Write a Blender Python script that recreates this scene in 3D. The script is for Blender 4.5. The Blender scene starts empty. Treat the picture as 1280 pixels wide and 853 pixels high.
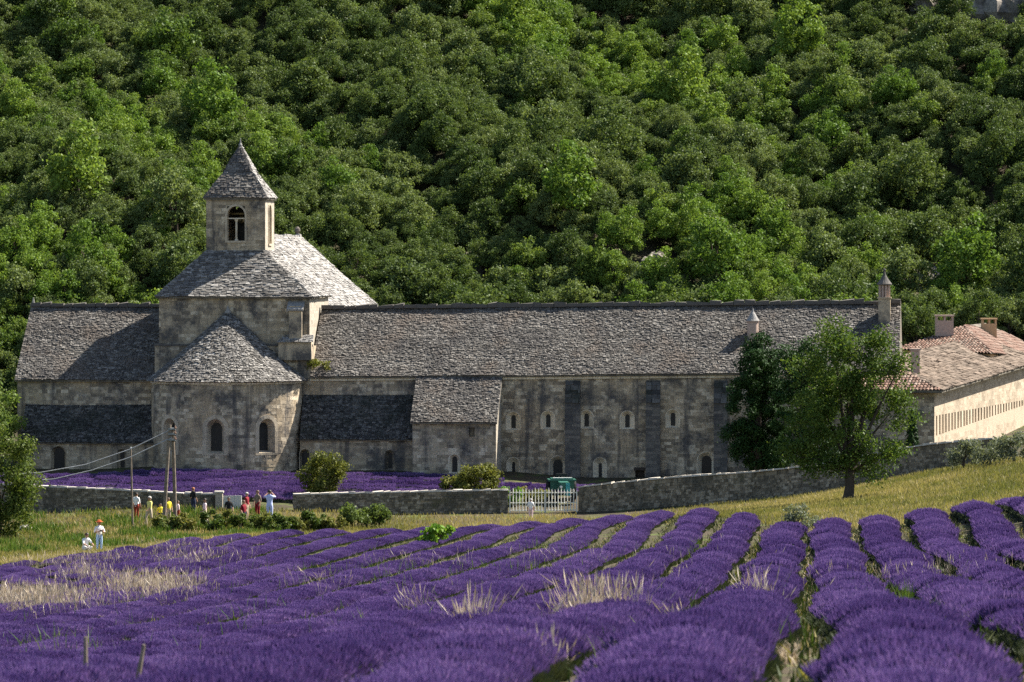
import bpy, math, random
import numpy as np
from mathutils import Vector, Matrix

# ------------------------------------------------------------------ camera, sky, sun, exposure
SC = bpy.context.scene
COL = SC.collection
FPX, HZ, CAMH, CX = 6000.0, 310.0, 14.8, 640.0        # focal length in photo pixels, horizon row, camera height over the abbey floor
cam_d = bpy.data.cameras.new('camera'); cam = bpy.data.objects.new('camera', cam_d); COL.objects.link(cam)
cam.location = (0, 0, CAMH); cam.rotation_euler = (math.radians(90), 0, 0)
cam_d.sensor_width = 36; cam_d.lens = 36 * FPX / 1280; cam_d.shift_y = -(426.5 - HZ) / 1280
cam_d.clip_start = 0.5; cam_d.clip_end = 3000
cam_d.dof.use_dof = True; cam_d.dof.focus_distance = 290; cam_d.dof.aperture_fstop = 7.0
SC.camera = cam

ROT = 0.1                                            # the abbey front is turned a little to the left
AX = Vector((math.cos(ROT), -math.sin(ROT), 0)); AY = Vector((math.sin(ROT), math.cos(ROT), 0))
AO = Vector((0, 317.5, 0))
SUN_EL, SUN_A = math.radians(48), math.radians(34)
sh = AX * math.cos(SUN_A) + AY * math.sin(SUN_A)     # horizontal direction towards the sun
sdir = Vector((sh.x * math.cos(SUN_EL), sh.y * math.cos(SUN_EL), math.sin(SUN_EL)))
world = bpy.data.worlds.new('World'); SC.world = world; world.use_nodes = True
wn = world.node_tree.nodes; wl = world.node_tree.links
sky = wn.new('ShaderNodeTexSky'); sky.sky_type = 'NISHITA'; sky.sun_disc = False
sky.sun_elevation = SUN_EL; sky.sun_rotation = math.atan2(sh.x, sh.y)
bg = wn['Background']; bg.inputs['Strength'].default_value = 0.062
wl.new(sky.outputs[0], bg.inputs[0])
sun_d = bpy.data.lights.new('sun', 'SUN'); sun_d.energy = 5.0; sun_d.angle = math.radians(0.5); sun_d.color = (1, 0.94, 0.84)
sun = bpy.data.objects.new('sun', sun_d); COL.objects.link(sun)
sun.rotation_euler = sdir.to_track_quat('Z', 'Y').to_euler(); sun.location = (60, 300, 120)
vs = SC.view_settings; vs.view_transform = 'Standard'; vs.look = 'None'; vs.exposure = 1.55; vs.gamma = 1.0
vs.use_curve_mapping = False
SC.cycles.use_denoising = False
SC.cycles.max_bounces = 5; SC.cycles.diffuse_bounces = 3; SC.cycles.glossy_bounces = 2
SC.cycles.transmission_bounces = 4; SC.cycles.transparent_max_bounces = 6
SC.cycles.caustics_reflective = False; SC.cycles.caustics_refractive = False

rnd = random.Random(11)
RNG = np.random.default_rng(7)

# ------------------------------------------------------------------ materials
def srgb(r, g, b):
    f = lambda c: c / 12.92 if c <= 0.04045 else ((c + 0.055) / 1.055) ** 2.4
    return tuple(f(c / 255) for c in (r, g, b))

MATS = {}
def base_mat(name):
    m = bpy.data.materials.new(name); m.use_nodes = True
    MATS[name] = m
    return m, m.node_tree.nodes, m.node_tree.links, m.node_tree.nodes['Principled BSDF']

def ramp(n, stops, interp='LINEAR'):
    r = n.new('ShaderNodeValToRGB'); cr = r.color_ramp; cr.interpolation = interp
    while len(cr.elements) < len(stops): cr.elements.new(0.5)
    for e, (p, c) in zip(cr.elements, stops):
        e.position = p; e.color = (*c, 1) if len(c) == 3 else c
    return r

def noise(n, l, coord, scale, detail=4, rough=0.6, vec_scale=None):
    t = n.new('ShaderNodeTexNoise'); t.inputs['Scale'].default_value = scale
    t.inputs['Detail'].default_value = detail; t.inputs['Roughness'].default_value = rough
    if vec_scale:
        mp = n.new('ShaderNodeMapping'); mp.inputs['Scale'].default_value = vec_scale
        l.new(coord, mp.inputs[0]); coord = mp.outputs[0]
    l.new(coord, t.inputs['Vector'])
    return t.outputs['Fac']

def mixc(n, l, fac, a, b, mode='MIX'):
    m = n.new('ShaderNodeMix'); m.data_type = 'RGBA'; m.blend_type = mode
    if isinstance(fac, float): m.inputs[0].default_value = fac
    else: l.new(fac, m.inputs[0])
    for s, v in ((6, a), (7, b)):
        if isinstance(v, tuple): m.inputs[s].default_value = (*v, 1)
        else: l.new(v, m.inputs[s])
    return m.outputs[2]

def maprange(n, l, v, a, b, c=0.0, d=1.0):
    m = n.new('ShaderNodeMapRange'); l.new(v, m.inputs[0])
    for i, x in zip((1, 2, 3, 4), (a, b, c, d)): m.inputs[i].default_value = x
    return m.outputs[0]

def bump(n, l, h, p, strength=0.4, dist=0.03):
    b = n.new('ShaderNodeBump'); b.inputs['Strength'].default_value = strength; b.inputs['Distance'].default_value = dist
    l.new(h, b.inputs['Height']); l.new(b.outputs[0], p.inputs['Normal'])

def stone_mat(name, tones, stain, stain_lo=0.45, stain_hi=0.62, rough=0.9, stain2=None, fine=14.0, moss=None, streak=0.0):
    """weathered stone: one tone a block (random per island), lichen stains with a shape of their own, fine grain"""
    m, n, l, p = base_mat(name)
    geo = n.new('ShaderNodeNewGeometry'); tc = n.new('ShaderNodeTexCoord'); oc = tc.outputs['Object']
    k = len(tones) - 1
    r = ramp(n, [(i / k, t) for i, t in enumerate(tones)]); l.new(geo.outputs['Random Per Island'], r.inputs[0])
    c = r.outputs[0]
    f = noise(n, l, oc, 0.55, 8, 0.72)
    c = mixc(n, l, maprange(n, l, f, stain_lo, stain_hi, 0, 0.9), c, stain)
    if stain2:
        f2 = noise(n, l, oc, 0.33, 6, 0.65, (1.3, 1.1, 0.9))
        c = mixc(n, l, maprange(n, l, f2, 0.5, 0.64, 0, 0.7), c, stain2)
    if streak:
        f4 = noise(n, l, oc, 1.0, 5, 0.6, (1.6, 1.6, 0.12))
        c = mixc(n, l, maprange(n, l, f4, 0.52, 0.66, 0, streak), c, stain)
    if moss:
        f3 = noise(n, l, oc, 0.8, 5, 0.6)
        c = mixc(n, l, maprange(n, l, f3, 0.6, 0.72, 0, 0.8), c, moss)
    g = noise(n, l, oc, fine, 5, 0.75)
    c = mixc(n, l, 1.0, c, ramp_out(n, l, g, [(0.25, (0.5, 0.5, 0.52)), (0.7, (1.35, 1.33, 1.3))]), 'MULTIPLY')
    l.new(c, p.inputs['Base Color']); p.inputs['Roughness'].default_value = rough
    p.inputs['Specular IOR Level'].default_value = 0.15
    bump(n, l, g, p, 0.6, 0.04)
    return m

def ramp_out(n, l, v, stops):
    r = ramp(n, stops); l.new(v, r.inputs[0]); return r.outputs[0]

def leaf_mat(name, tones, rough=0.5, trans=0.3, obj_var=0.45, tint=(1.2, 1.22, 0.6)):
    m, n, l, p = base_mat(name)
    geo = n.new('ShaderNodeNewGeometry'); oi = n.new('ShaderNodeObjectInfo')
    k = len(tones) - 1
    add = n.new('ShaderNodeMath'); add.operation = 'MULTIPLY_ADD'
    l.new(oi.outputs['Random'], add.inputs[0]); add.inputs[1].default_value = obj_var
    sc = n.new('ShaderNodeMath'); sc.operation = 'MULTIPLY'; sc.inputs[1].default_value = 1 - obj_var
    l.new(geo.outputs['Random Per Island'], sc.inputs[0]); l.new(sc.outputs[0], add.inputs[2])
    r = ramp(n, [(i / k, t) for i, t in enumerate(tones)]); l.new(add.outputs[0], r.inputs[0])
    l.new(r.outputs[0], p.inputs['Base Color']); p.inputs['Roughness'].default_value = rough
    p.inputs['Specular IOR Level'].default_value = 0.06
    if trans:
        tr = n.new('ShaderNodeBsdfTranslucent'); mx = n.new('ShaderNodeMixShader'); mx.inputs[0].default_value = trans
        l.new(mixc(n, l, 1.0, r.outputs[0], tint, 'MULTIPLY'), tr.inputs[0])
        l.new(p.outputs[0], mx.inputs[1]); l.new(tr.outputs[0], mx.inputs[2])
        l.new(mx.outputs[0], n['Material Output'].inputs[0])
    return m

def plain_mat(name, col, rough=0.7, metal=0.0, var=0.25, scale=9.0, spec=0.3):
    m, n, l, p = base_mat(name)
    tc = n.new('ShaderNodeTexCoord')
    f = noise(n, l, tc.outputs['Object'], scale, 4, 0.6)
    c = mixc(n, l, maprange(n, l, f, 0.3, 0.7), tuple(x * (1 - var) for x in col), tuple(min(1, x * (1 + var)) for x in col))
    l.new(c, p.inputs['Base Color']); p.inputs['Roughness'].default_value = rough; p.inputs['Metallic'].default_value = metal
    p.inputs['Specular IOR Level'].default_value = spec
    return m

ASHLAR = stone_mat('ashlar', [(0.22, 0.182, 0.135), (0.34, 0.278, 0.195), (0.44, 0.362, 0.257), (0.5, 0.418, 0.302), (0.66, 0.57, 0.43)], (0.075, 0.074, 0.076), 0.462, 0.61, stain2=(0.46, 0.36, 0.235), streak=0.75)
ASHLAR_DARK = stone_mat('blackened_ashlar', [(0.1, 0.095, 0.09), (0.15, 0.14, 0.125), (0.21, 0.19, 0.165)], (0.06, 0.06, 0.065), 0.45, 0.6)
ASHLAR_LIT = stone_mat('lit_ashlar', [(0.33, 0.29, 0.23), (0.38, 0.34, 0.275), (0.43, 0.39, 0.32)], (0.2, 0.18, 0.15), 0.54, 0.75)  # paler ashlar copy for sun-facing walls: sunlight put into the colour
DRESSED = stone_mat('dressed_stone', [(0.62, 0.53, 0.39), (0.72, 0.63, 0.48)], (0.22, 0.19, 0.15), 0.5, 0.7)
DRESSED_DULL = stone_mat('weathered_dressed_stone', [(0.46, 0.385, 0.28), (0.54, 0.46, 0.345)], (0.2, 0.175, 0.14), 0.48, 0.66)
MORTAR = stone_mat('mortar', [(0.17, 0.15, 0.12), (0.2, 0.18, 0.14)], (0.07, 0.065, 0.06), 0.45, 0.62)
LAUZE = stone_mat('lauze_slab', [(0.07, 0.066, 0.061), (0.115, 0.107, 0.097), (0.155, 0.145, 0.13), (0.24, 0.226, 0.204)], (0.075, 0.071, 0.069), 0.47, 0.66, stain2=(0.14, 0.115, 0.095), fine=9.0)
LAUZE_SHADE = stone_mat('shaded_lauze_slab', [(0.036, 0.035, 0.035), (0.07, 0.068, 0.066), (0.11, 0.106, 0.1), (0.17, 0.163, 0.152)], (0.04, 0.045, 0.035), 0.46, 0.66, fine=9.0)  # darker slab copy: lean-to and buttress-cap shade put into the colour, with lichen
LAUZE_PALE = stone_mat('pale_lauze_slab', [(0.17, 0.16, 0.15), (0.27, 0.26, 0.245), (0.36, 0.35, 0.33)], (0.17, 0.16, 0.15), 0.5, 0.75)  # paler slab copy; on sun-facing roof faces it puts sunlight into the colour
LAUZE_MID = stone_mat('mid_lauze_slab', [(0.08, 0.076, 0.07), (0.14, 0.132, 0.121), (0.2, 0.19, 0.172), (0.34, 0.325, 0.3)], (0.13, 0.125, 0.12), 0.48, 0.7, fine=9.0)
LAUZE_WARM = stone_mat('warm_lauze_slab', [(0.105, 0.08, 0.06), (0.165, 0.128, 0.098), (0.23, 0.18, 0.14)], (0.1, 0.08, 0.062), 0.46, 0.66)
RUBBLE = stone_mat('rubble', [(0.1, 0.088, 0.068), (0.17, 0.147, 0.112), (0.24, 0.208, 0.158), (0.36, 0.32, 0.255)], (0.09, 0.085, 0.07), 0.48, 0.62, moss=(0.09, 0.09, 0.05))
BARN = stone_mat('warm_pale_ashlar', [(0.34, 0.275, 0.2), (0.43, 0.355, 0.265), (0.5, 0.42, 0.32)], (0.2, 0.165, 0.12), 0.52, 0.72)
COPING = stone_mat('coping_stone', [(0.42, 0.39, 0.33), (0.55, 0.51, 0.44), (0.62, 0.58, 0.5)], (0.28, 0.26, 0.22), 0.5, 0.7)
TERRACOTTA = stone_mat('terracotta', [(0.1, 0.06, 0.045), (0.17, 0.1, 0.075), (0.24, 0.15, 0.115), (0.27, 0.21, 0.17)], (0.2, 0.16, 0.13), 0.5, 0.7)
RENDER_OCHRE = plain_mat('ochre_render', (0.5, 0.33, 0.18), 0.9)
RENDER_PINK = plain_mat('pinkish_render', (0.42, 0.31, 0.25), 0.9)
VOID = plain_mat('dark_glazing', (0.012, 0.012, 0.014), 0.35, 0, 0.3, 3)
WOOD = plain_mat('weathered_wood', (0.2, 0.16, 0.12), 0.85, 0, 0.4, 6)
WOOD_DARK = plain_mat('dark_wood', (0.06, 0.045, 0.035), 0.8, 0, 0.4, 6)
WHITE_METAL = plain_mat('painted_pale_metal', (0.74, 0.72, 0.64), 0.55, 0, 0.12, 20)
WHITE_WOOD = plain_mat('whitewashed_boards', (0.6, 0.58, 0.54), 0.75, 0, 0.15, 12)
CABLE = plain_mat('cable', (0.34, 0.35, 0.36), 0.6)
STEEL = plain_mat('galvanised_steel', (0.22, 0.24, 0.25), 0.5, 0.4)
BRONZE = plain_mat('bronze', (0.2, 0.15, 0.07), 0.45, 0.7)
ROCK = stone_mat('limestone_rock', [(0.26, 0.23, 0.19), (0.33, 0.295, 0.25)], (0.12, 0.105, 0.09), 0.42, 0.6, fine=4.0)
BARK = stone_mat('bark', [(0.07, 0.055, 0.04), (0.1, 0.08, 0.06)], (0.04, 0.033, 0.026), 0.45, 0.6, fine=18)
LEAF_OLIVE = leaf_mat('olive_green_leaf', [(0.042, 0.068, 0.026), (0.085, 0.12, 0.042), (0.13, 0.17, 0.06), (0.18, 0.215, 0.085)])
LEAF_BRIGHT = leaf_mat('bright_green_leaf', [(0.042, 0.075, 0.018), (0.08, 0.13, 0.03), (0.125, 0.18, 0.042), (0.18, 0.225, 0.055)])
LEAF_DARK = leaf_mat('dark_green_leaf', [(0.036, 0.06, 0.021), (0.066, 0.1, 0.031), (0.1, 0.138, 0.043), (0.14, 0.175, 0.056)])
LEAF_TREE = leaf_mat('tree_leaf', [(0.016, 0.038, 0.01), (0.034, 0.07, 0.015), (0.065, 0.112, 0.022), (0.125, 0.165, 0.035)])
LEAF_CONIFER = leaf_mat('conifer_leaf', [(0.014, 0.034, 0.01), (0.026, 0.056, 0.016), (0.042, 0.085, 0.024)], trans=0.12)
LEAF_YELLOW = leaf_mat('yellowish_leaf', [(0.06, 0.075, 0.018), (0.11, 0.125, 0.03), (0.17, 0.17, 0.045), (0.2, 0.15, 0.06)])
LEAF_BUSH = leaf_mat('bush_leaf', [(0.035, 0.06, 0.014), (0.065, 0.1, 0.022), (0.11, 0.14, 0.035), (0.16, 0.16, 0.05)])
LEAF_LIGHT = leaf_mat('light_green_leaf', [(0.06, 0.11, 0.022), (0.1, 0.17, 0.032), (0.15, 0.22, 0.042), (0.2, 0.26, 0.055)], obj_var=.5)
LEAF_SILVER = leaf_mat('silvery_leaf', [(0.09, 0.11, 0.075), (0.14, 0.16, 0.11), (0.19, 0.2, 0.14)])
LEAF_LIME = leaf_mat('lime_leaf', [(0.08, 0.17, 0.02), (0.13, 0.24, 0.03), (0.2, 0.3, 0.05)])
GRASS = leaf_mat('meadow_grass', [(0.09, 0.11, 0.028), (0.185, 0.18, 0.055), (0.3, 0.25, 0.1), (0.4, 0.32, 0.16)], trans=0.25, obj_var=0.0)
n, l = GRASS.node_tree.nodes, GRASS.node_tree.links
rp_ = [x for x in n if x.bl_idname == 'ShaderNodeValToRGB'][0]; src_ = rp_.inputs[0].links[0].from_socket; tc = n.new('ShaderNodeTexCoord')
fp = noise(n, l, tc.outputs['Object'], .16, 4, .6, (1, .45, 1)); md_ = n.new('ShaderNodeMath'); md_.operation = 'MULTIPLY_ADD'; l.new(src_, md_.inputs[0]); md_.inputs[1].default_value = .45
l.new(maprange(n, l, fp, .38, .6, .05, .62), md_.inputs[2]); l.new(md_.outputs[0], rp_.inputs[0])
GRASS_GREEN = leaf_mat('green_grass', [(0.04, 0.085, 0.015), (0.08, 0.14, 0.025), (0.14, 0.17, 0.04)], trans=0.25, obj_var=0.0)
GRASS_DARK = leaf_mat('dull_green_weed', [(0.02, 0.035, 0.012), (0.04, 0.06, 0.02), (0.08, 0.09, 0.035)], trans=0.15, obj_var=0.0)
STRAW = leaf_mat('straw', [(0.26, 0.2, 0.13), (0.42, 0.34, 0.24), (0.58, 0.5, 0.4)], trans=0.2, obj_var=0.0, tint=(1.05, 1, .9))
LAV_FLOWER = leaf_mat('lavender_flower', [(0.066, 0.041, 0.14), (0.125, 0.085, 0.22), (0.2, 0.143, 0.31), (0.35, 0.265, 0.44)], trans=0.25, obj_var=0.45, tint=(1.15, .9, 1.15))
LAV_STEM = leaf_mat('lavender_stem', [(0.035, 0.05, 0.028), (0.065, 0.08, 0.045), (0.11, 0.12, 0.07)], trans=0.15)
LAV_LEAF = plain_mat('lavender_foliage', (0.035, 0.04, 0.026), 0.9, 0, 0.5, 8)

# ------------------------------------------------------------------ mesh helpers
def mesh_np(name, V, F, uv=None, smooth=False):
    V = np.asarray(V, dtype=np.float32).reshape(-1, 3); F = np.asarray(F, dtype=np.int32)
    me = bpy.data.meshes.new(name)
    me.vertices.add(len(V)); me.vertices.foreach_set('co', V.ravel())
    me.loops.add(F.size); me.loops.foreach_set('vertex_index', F.ravel())
    me.polygons.add(len(F)); me.polygons.foreach_set('loop_start', np.arange(0, F.size, F.shape[1], dtype=np.int32))
    me.polygons.foreach_set('use_smooth', np.full(len(F), bool(smooth)))
    me.update(calc_edges=True); me.validate()
    return me

class MB:
    """collects faces of any size, with a material index each"""
    def __init__(s): s.v = []; s.f = []; s.m = []
    def face(s, pts, m=0):
        b = len(s.v); s.v += [tuple(p) for p in pts]; s.f.append(list(range(b, b + len(pts)))); s.m.append(m)
    def grid(s, rows, m=0, close=False):
        b = len(s.v); k = len(rows[0])
        for r in rows: s.v += [tuple(p) for p in r]
        for i in range(len(rows) - 1):
            for j in range(k if close else k - 1):
                a, c = b + i * k + j, b + i * k + (j + 1) % k
                s.f.append([a, c, c + k, a + k]); s.m.append(m)
    def box(s, lo, hi, m=0, M=None):
        x0, y0, z0 = lo; x1, y1, z1 = hi
        p = [(x0, y0, z0), (x1, y0, z0), (x1, y1, z0), (x0, y1, z0), (x0, y0, z1), (x1, y0, z1), (x1, y1, z1), (x0, y1, z1)]
        if M is not None: p = [tuple(M @ Vector(q)) for q in p]
        b = len(s.v); s.v += p
        for q in ((0, 3, 2, 1), (4, 5, 6, 7), (0, 1, 5, 4), (1, 2, 6, 5), (2, 3, 7, 6), (3, 0, 4, 7)):
            s.f.append([b + i for i in q]); s.m.append(m)
    def tube(s, pts, rad, n=8, m=0, cap=True):
        pts = [Vector(p) for p in pts]
        if not hasattr(rad, '__len__'): rad = [rad] * len(pts)
        rows = []; up = None
        for i, p in enumerate(pts):
            d = (pts[min(i + 1, len(pts) - 1)] - pts[max(i - 1, 0)]).normalized()
            if up is None: up = Vector((1, 0, 0)) if abs(d.x) < 0.8 else Vector((0, 1, 0))
            a = d.cross(up).normalized(); c = a.cross(d).normalized(); up = c
            rows.append([p + (a * math.cos(t) + c * math.sin(t)) * rad[i] for t in (2 * math.pi * j / n for j in range(n))])
        s.grid(rows, m, True)
        if cap: s.face(rows[0][::-1], m); s.face(rows[-1], m)
    def lathe(s, prof, c=(0, 0, 0), n=16, m=0):
        rows = [[(c[0] + r * math.cos(2 * math.pi * j / n), c[1] + r * math.sin(2 * math.pi * j / n), c[2] + z) for j in range(n)] for r, z in prof]
        s.grid(rows, m, True); s.face(rows[0][::-1], m); s.face(rows[-1], m)
    def mesh(s, name, smooth=False):
        me = bpy.data.meshes.new(name); me.from_pydata(s.v, [], s.f)
        me.polygons.foreach_set('material_index', s.m)
        if smooth: me.polygons.foreach_set('use_smooth', [True] * len(s.f))
        me.update(); return me

def put(name, me, mats, parent=None, loc=None, kind=None):
    o = bpy.data.objects.new(name, me); COL.objects.link(o)
    if mats is not None and me is not None and not me.materials:
        for m in (mats if isinstance(mats, (list, tuple)) else [mats]): me.materials.append(m)
    if parent is not None: o.parent = parent
    if loc is not None: o.location = loc
    if kind: o['kind'] = kind
    return o

def tag(o, label, cat, group=None, kind=None):
    o['label'] = label; o['category'] = cat
    if group: o['group'] = group
    if kind: o['kind'] = kind
    return o

def empty(name, loc, rz=0.0):
    o = bpy.data.objects.new(name, None); COL.objects.link(o); o.location = loc; o.rotation_euler = (0, 0, rz)
    o.empty_display_size = 0.3
    return o

def boxes_mesh(name, C):
    """C: (n,8,3) corners, 0-3 the hidden face, 4-7 the face in view"""
    n = len(C); base = (np.arange(n) * 8)[:, None, None]
    q = np.array([(4, 5, 6, 7), (0, 1, 5, 4), (1, 2, 6, 5), (2, 3, 7, 6), (3, 0, 4, 7)])
    return mesh_np(name, C.reshape(-1, 3), (base + q).reshape(-1, 4))

# ------------------------------------------------------------------ pixel -> place
def ray(px, py): return Vector(((px - CX) / FPX, 1.0, -(py - HZ) / FPX))
def W(px, py, d): r = ray(px, py) * d; r.z += CAMH; return r
def L(px, py, Y):
    """abbey coordinates (X along the front, Y into depth, Z up) of the point seen at px,py in the plane Y"""
    r = ray(px, py); o = AO
    t = (Y + o.dot(AY)) / (r.x * AY.x + r.y * AY.y)
    p = r * t + Vector((0, 0, CAMH)) - o
    return Vector((p.dot(AX), Y, p.z))
def to_world(p): return AO + AX * p[0] + AY * p[1] + Vector((0, 0, p[2]))

# ------------------------------------------------------------------ terrain
ctrl = [(0, 0, 12.4), (-15, 0, 12.4), (15, 0, 12.4), (0, 20, 11.9), (-12, 20, 11.9), (12, 20, 11.9), 
        (-34, 316, 0.1), (-22, 313, 0.1), (-8, 315, 0.1), (0, 316, 0.05), (12, 317, 0.0), (28, 318, 0.4), (-33, 340, 0.8), (0, 340, 0.8), (30, 338, 1.2),
        (-15, 306, -1.0), (-60, 300, -3.0), (60, 250, 8), (60, 300, 6), (-45, 100, 5.5), (45, 100, 11), (-60, 200, 1), (60, 180, 9), (-40, 40, 10), (40, 40, 13)]
for px, py, d in [(960, 826, 47), (960, 851, 41), (350, 850, 60), (350, 812, 80), (350, 783, 100), (350, 749, 130), (350, 722, 160), (350, 693, 200), (80, 839, 70), (80, 811, 90), (80, 778, 120), (80, 753, 150), (80, 721, 200), (640, 683, 205), (640, 709, 160), (640, 731, 130), (640, 752, 106), (640, 783, 80), (640, 814, 60), (640, 840, 47),
                  (1065, 752, 106), (1010, 676, 197), (1179, 652, 192), (1215, 689, 158), (1070, 670, 180), (1122, 760, 95), (1250, 802, 60),
                  (640, 669, 230), (690, 657, 262), (830, 656, 215), (123, 693, 250), (50, 708, 232), (300, 671, 245), (200, 657, 290), (60, 645, 300), (500, 646, 300), (330, 646, 296),
                  (725, 645, 300), (870, 632, 298), (1000, 620, 294), (1060, 611, 290), (1150, 591, 286), (1245, 577, 282),
                  (1060, 625, 250), (1270, 600, 240), (1200, 612, 240), (1275, 636, 180), (620, 646, 300)]:
    p = W(px, py, d); ctrl.append((p.x, p.y, p.z))
ctrl = np.array(ctrl, dtype=float)
_q = ctrl[:, :2] * np.array([0.03, 0.01])
def _U(r2): return 0.5 * r2 * np.log(r2 + 1e-12)
_n = len(_q)
_A = np.zeros((_n + 3, _n + 3)); _A[:_n, :_n] = _U(((_q[:, None] - _q[None]) ** 2).sum(-1)) + np.eye(_n) * 0.012
_A[:_n, _n] = 1; _A[:_n, _n + 1:] = _q; _A[_n, :_n] = 1; _A[_n + 1:, :_n] = _q.T
_w = np.linalg.solve(_A, np.concatenate([ctrl[:, 2], np.zeros(3)]))
def terr(x, y):
    x = np.asarray(x, dtype=float); y = np.asarray(y, dtype=float); sx = x.shape
    xf = np.clip(x.ravel(), -60, 60); yf = np.clip(y.ravel(), -5, 340)
    out = np.empty(xf.size)
    for a in range(0, xf.size, 40000):
        q = np.stack([xf[a:a + 40000] * 0.03, yf[a:a + 40000] * 0.01], -1)
        r2 = ((q[:, None] - _q[None]) ** 2).sum(-1)
        out[a:a + 40000] = _U(r2) @ _w[:_n] + _w[_n] + q @ _w[_n + 1:]
    X = x.ravel(); Y = y.ravel()
    d = Y - 352 - 5 * np.sin(X * 0.045 + 0.6) - 3 * np.sin(X * 0.11 + 2)
    hill = 0.42 * 4.0 * np.log1p(np.exp(np.clip(d / 4.0, -30, 60)))
    bumpy = np.clip(d / 25, 0, 1) * (1.6 * np.sin(X * 0.13 + Y * 0.05) + 1.0 * np.sin(X * 0.06 - Y * 0.11 + 1) + 0.7 * np.sin(X * 0.31 + Y * 0.21))
    und = np.clip((Y - 30) / 40, 0, 1) * np.clip((250 - Y) / 40, 0, 1) * (0.015 * np.sin(X * 0.5 + Y * 0.11) + 0.015 * np.sin(Y * 0.17 - X * 0.23 + 1.3))
    return (out + hill + bumpy + und).reshape(sx)
def T(x, y): return float(terr(np.array([x]), np.array([y]))[0])
_ds = np.arange(30, 480, 0.5)
def G(px, py, dmin=30):
    """where the ray through px,py first meets the ground"""
    t = _ds[_ds >= dmin]
    x = (px - CX) / FPX * t; z = CAMH - (py - HZ) / FPX * t
    h = terr(x, t); k = np.argmax(z <= h)
    return Vector((x[k], t[k], h[k]))

gx = np.concatenate([np.arange(-170, -45, 5), np.arange(-45, 45, 0.75), np.arange(45, 171, 5)])
gy = np.concatenate([np.arange(-25, 30, 3), np.arange(30, 130, 0.8), np.arange(130, 350, 1.6), np.arange(350, 600, 2.5)])
XX, YY = np.meshgrid(gx, gy); ZZ = terr(XX, YY)
nx = len(gx); idx = np.arange(len(gy) * nx).reshape(len(gy), nx)
Fq = np.stack([idx[:-1, :-1], idx[:-1, 1:], idx[1:, 1:], idx[1:, :-1]], -1).reshape(-1, 4)
m, n, l, p = base_mat('ground_soil')
tc = n.new('ShaderNodeTexCoord'); oc = tc.outputs['Object']
f1 = noise(n, l, oc, 0.12, 6, 0.65); f2 = noise(n, l, oc, 6.0, 6, 0.75); f3 = noise(n, l, oc, 0.7, 4, 0.6)
c = mixc(n, l, maprange(n, l, f1, 0.42, 0.58), (0.075, 0.06, 0.042), (0.055, 0.048, 0.028))
c = mixc(n, l, maprange(n, l, f3, 0.52, 0.66), c, (0.09, 0.11, 0.035))
c = mixc(n, l, 1.0, c, ramp_out(n, l, f2, [(0.25, (0.45, 0.45, 0.45)), (0.75, (1.5, 1.5, 1.5))]), 'MULTIPLY')
l.new(c, p.inputs['Base Color']); p.inputs['Roughness'].default_value = 0.95; p.inputs['Specular IOR Level'].default_value = 0.1
bump(n, l, f2, p, 0.8, 0.08)
ground = put('ground', mesh_np('ground', np.stack([XX, YY, ZZ], -1), Fq, smooth=True), m, kind='structure')
ground['label'] = 'sloping dry soil and grass under the lavender field and wooded hillside'

# pale gravel path behind the hedge
pp = [(-17, 266), (-14.5, 268), (-11, 271), (-8, 274), (-5.2, 279)]
mb = MB(); rows = []
for i in range(41):
    t = i / 40 * (len(pp) - 1); k = min(int(t), len(pp) - 2); u = t - k
    x = pp[k][0] * (1 - u) + pp[k + 1][0] * u; y = pp[k][1] * (1 - u) + pp[k + 1][1] * u
    rows.append([(x, y + s, T(x, y + s) + 0.03) for s in (-3.2, -1.5, 0, 1.5, 3.2)])
mb.grid(rows)
PATHM = stone_mat('gravel', [(0.42, 0.36, 0.28), (0.5, 0.44, 0.35)], (0.3, 0.25, 0.18), 0.5, 0.7, fine=20)
o = put('gravel_path', mb.mesh('gravel_path'), PATHM, kind='structure'); o['label'] = 'pale gravel path between the hedge and the lavender field'

# ------------------------------------------------------------------ stone surfaces
def planar(o, u, nrm):
    o, u, nrm = np.array(o, float), np.array(u, float), np.array(nrm, float)
    return lambda s, z, off: o + np.asarray(s)[..., None] * u + np.asarray(off)[..., None] * nrm + np.asarray(z)[..., None] * np.array([0, 0, 1.0])
def cylinder(cx, cy, R):
    def f(s, z, off):
        s, z, off = np.broadcast_arrays(np.asarray(s, float), np.asarray(z, float), np.asarray(off, float))
        a = s / R
        return np.stack([cx + (R + off) * np.sin(a), cy - (R + off) * np.cos(a), z], -1)
    return f

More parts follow.
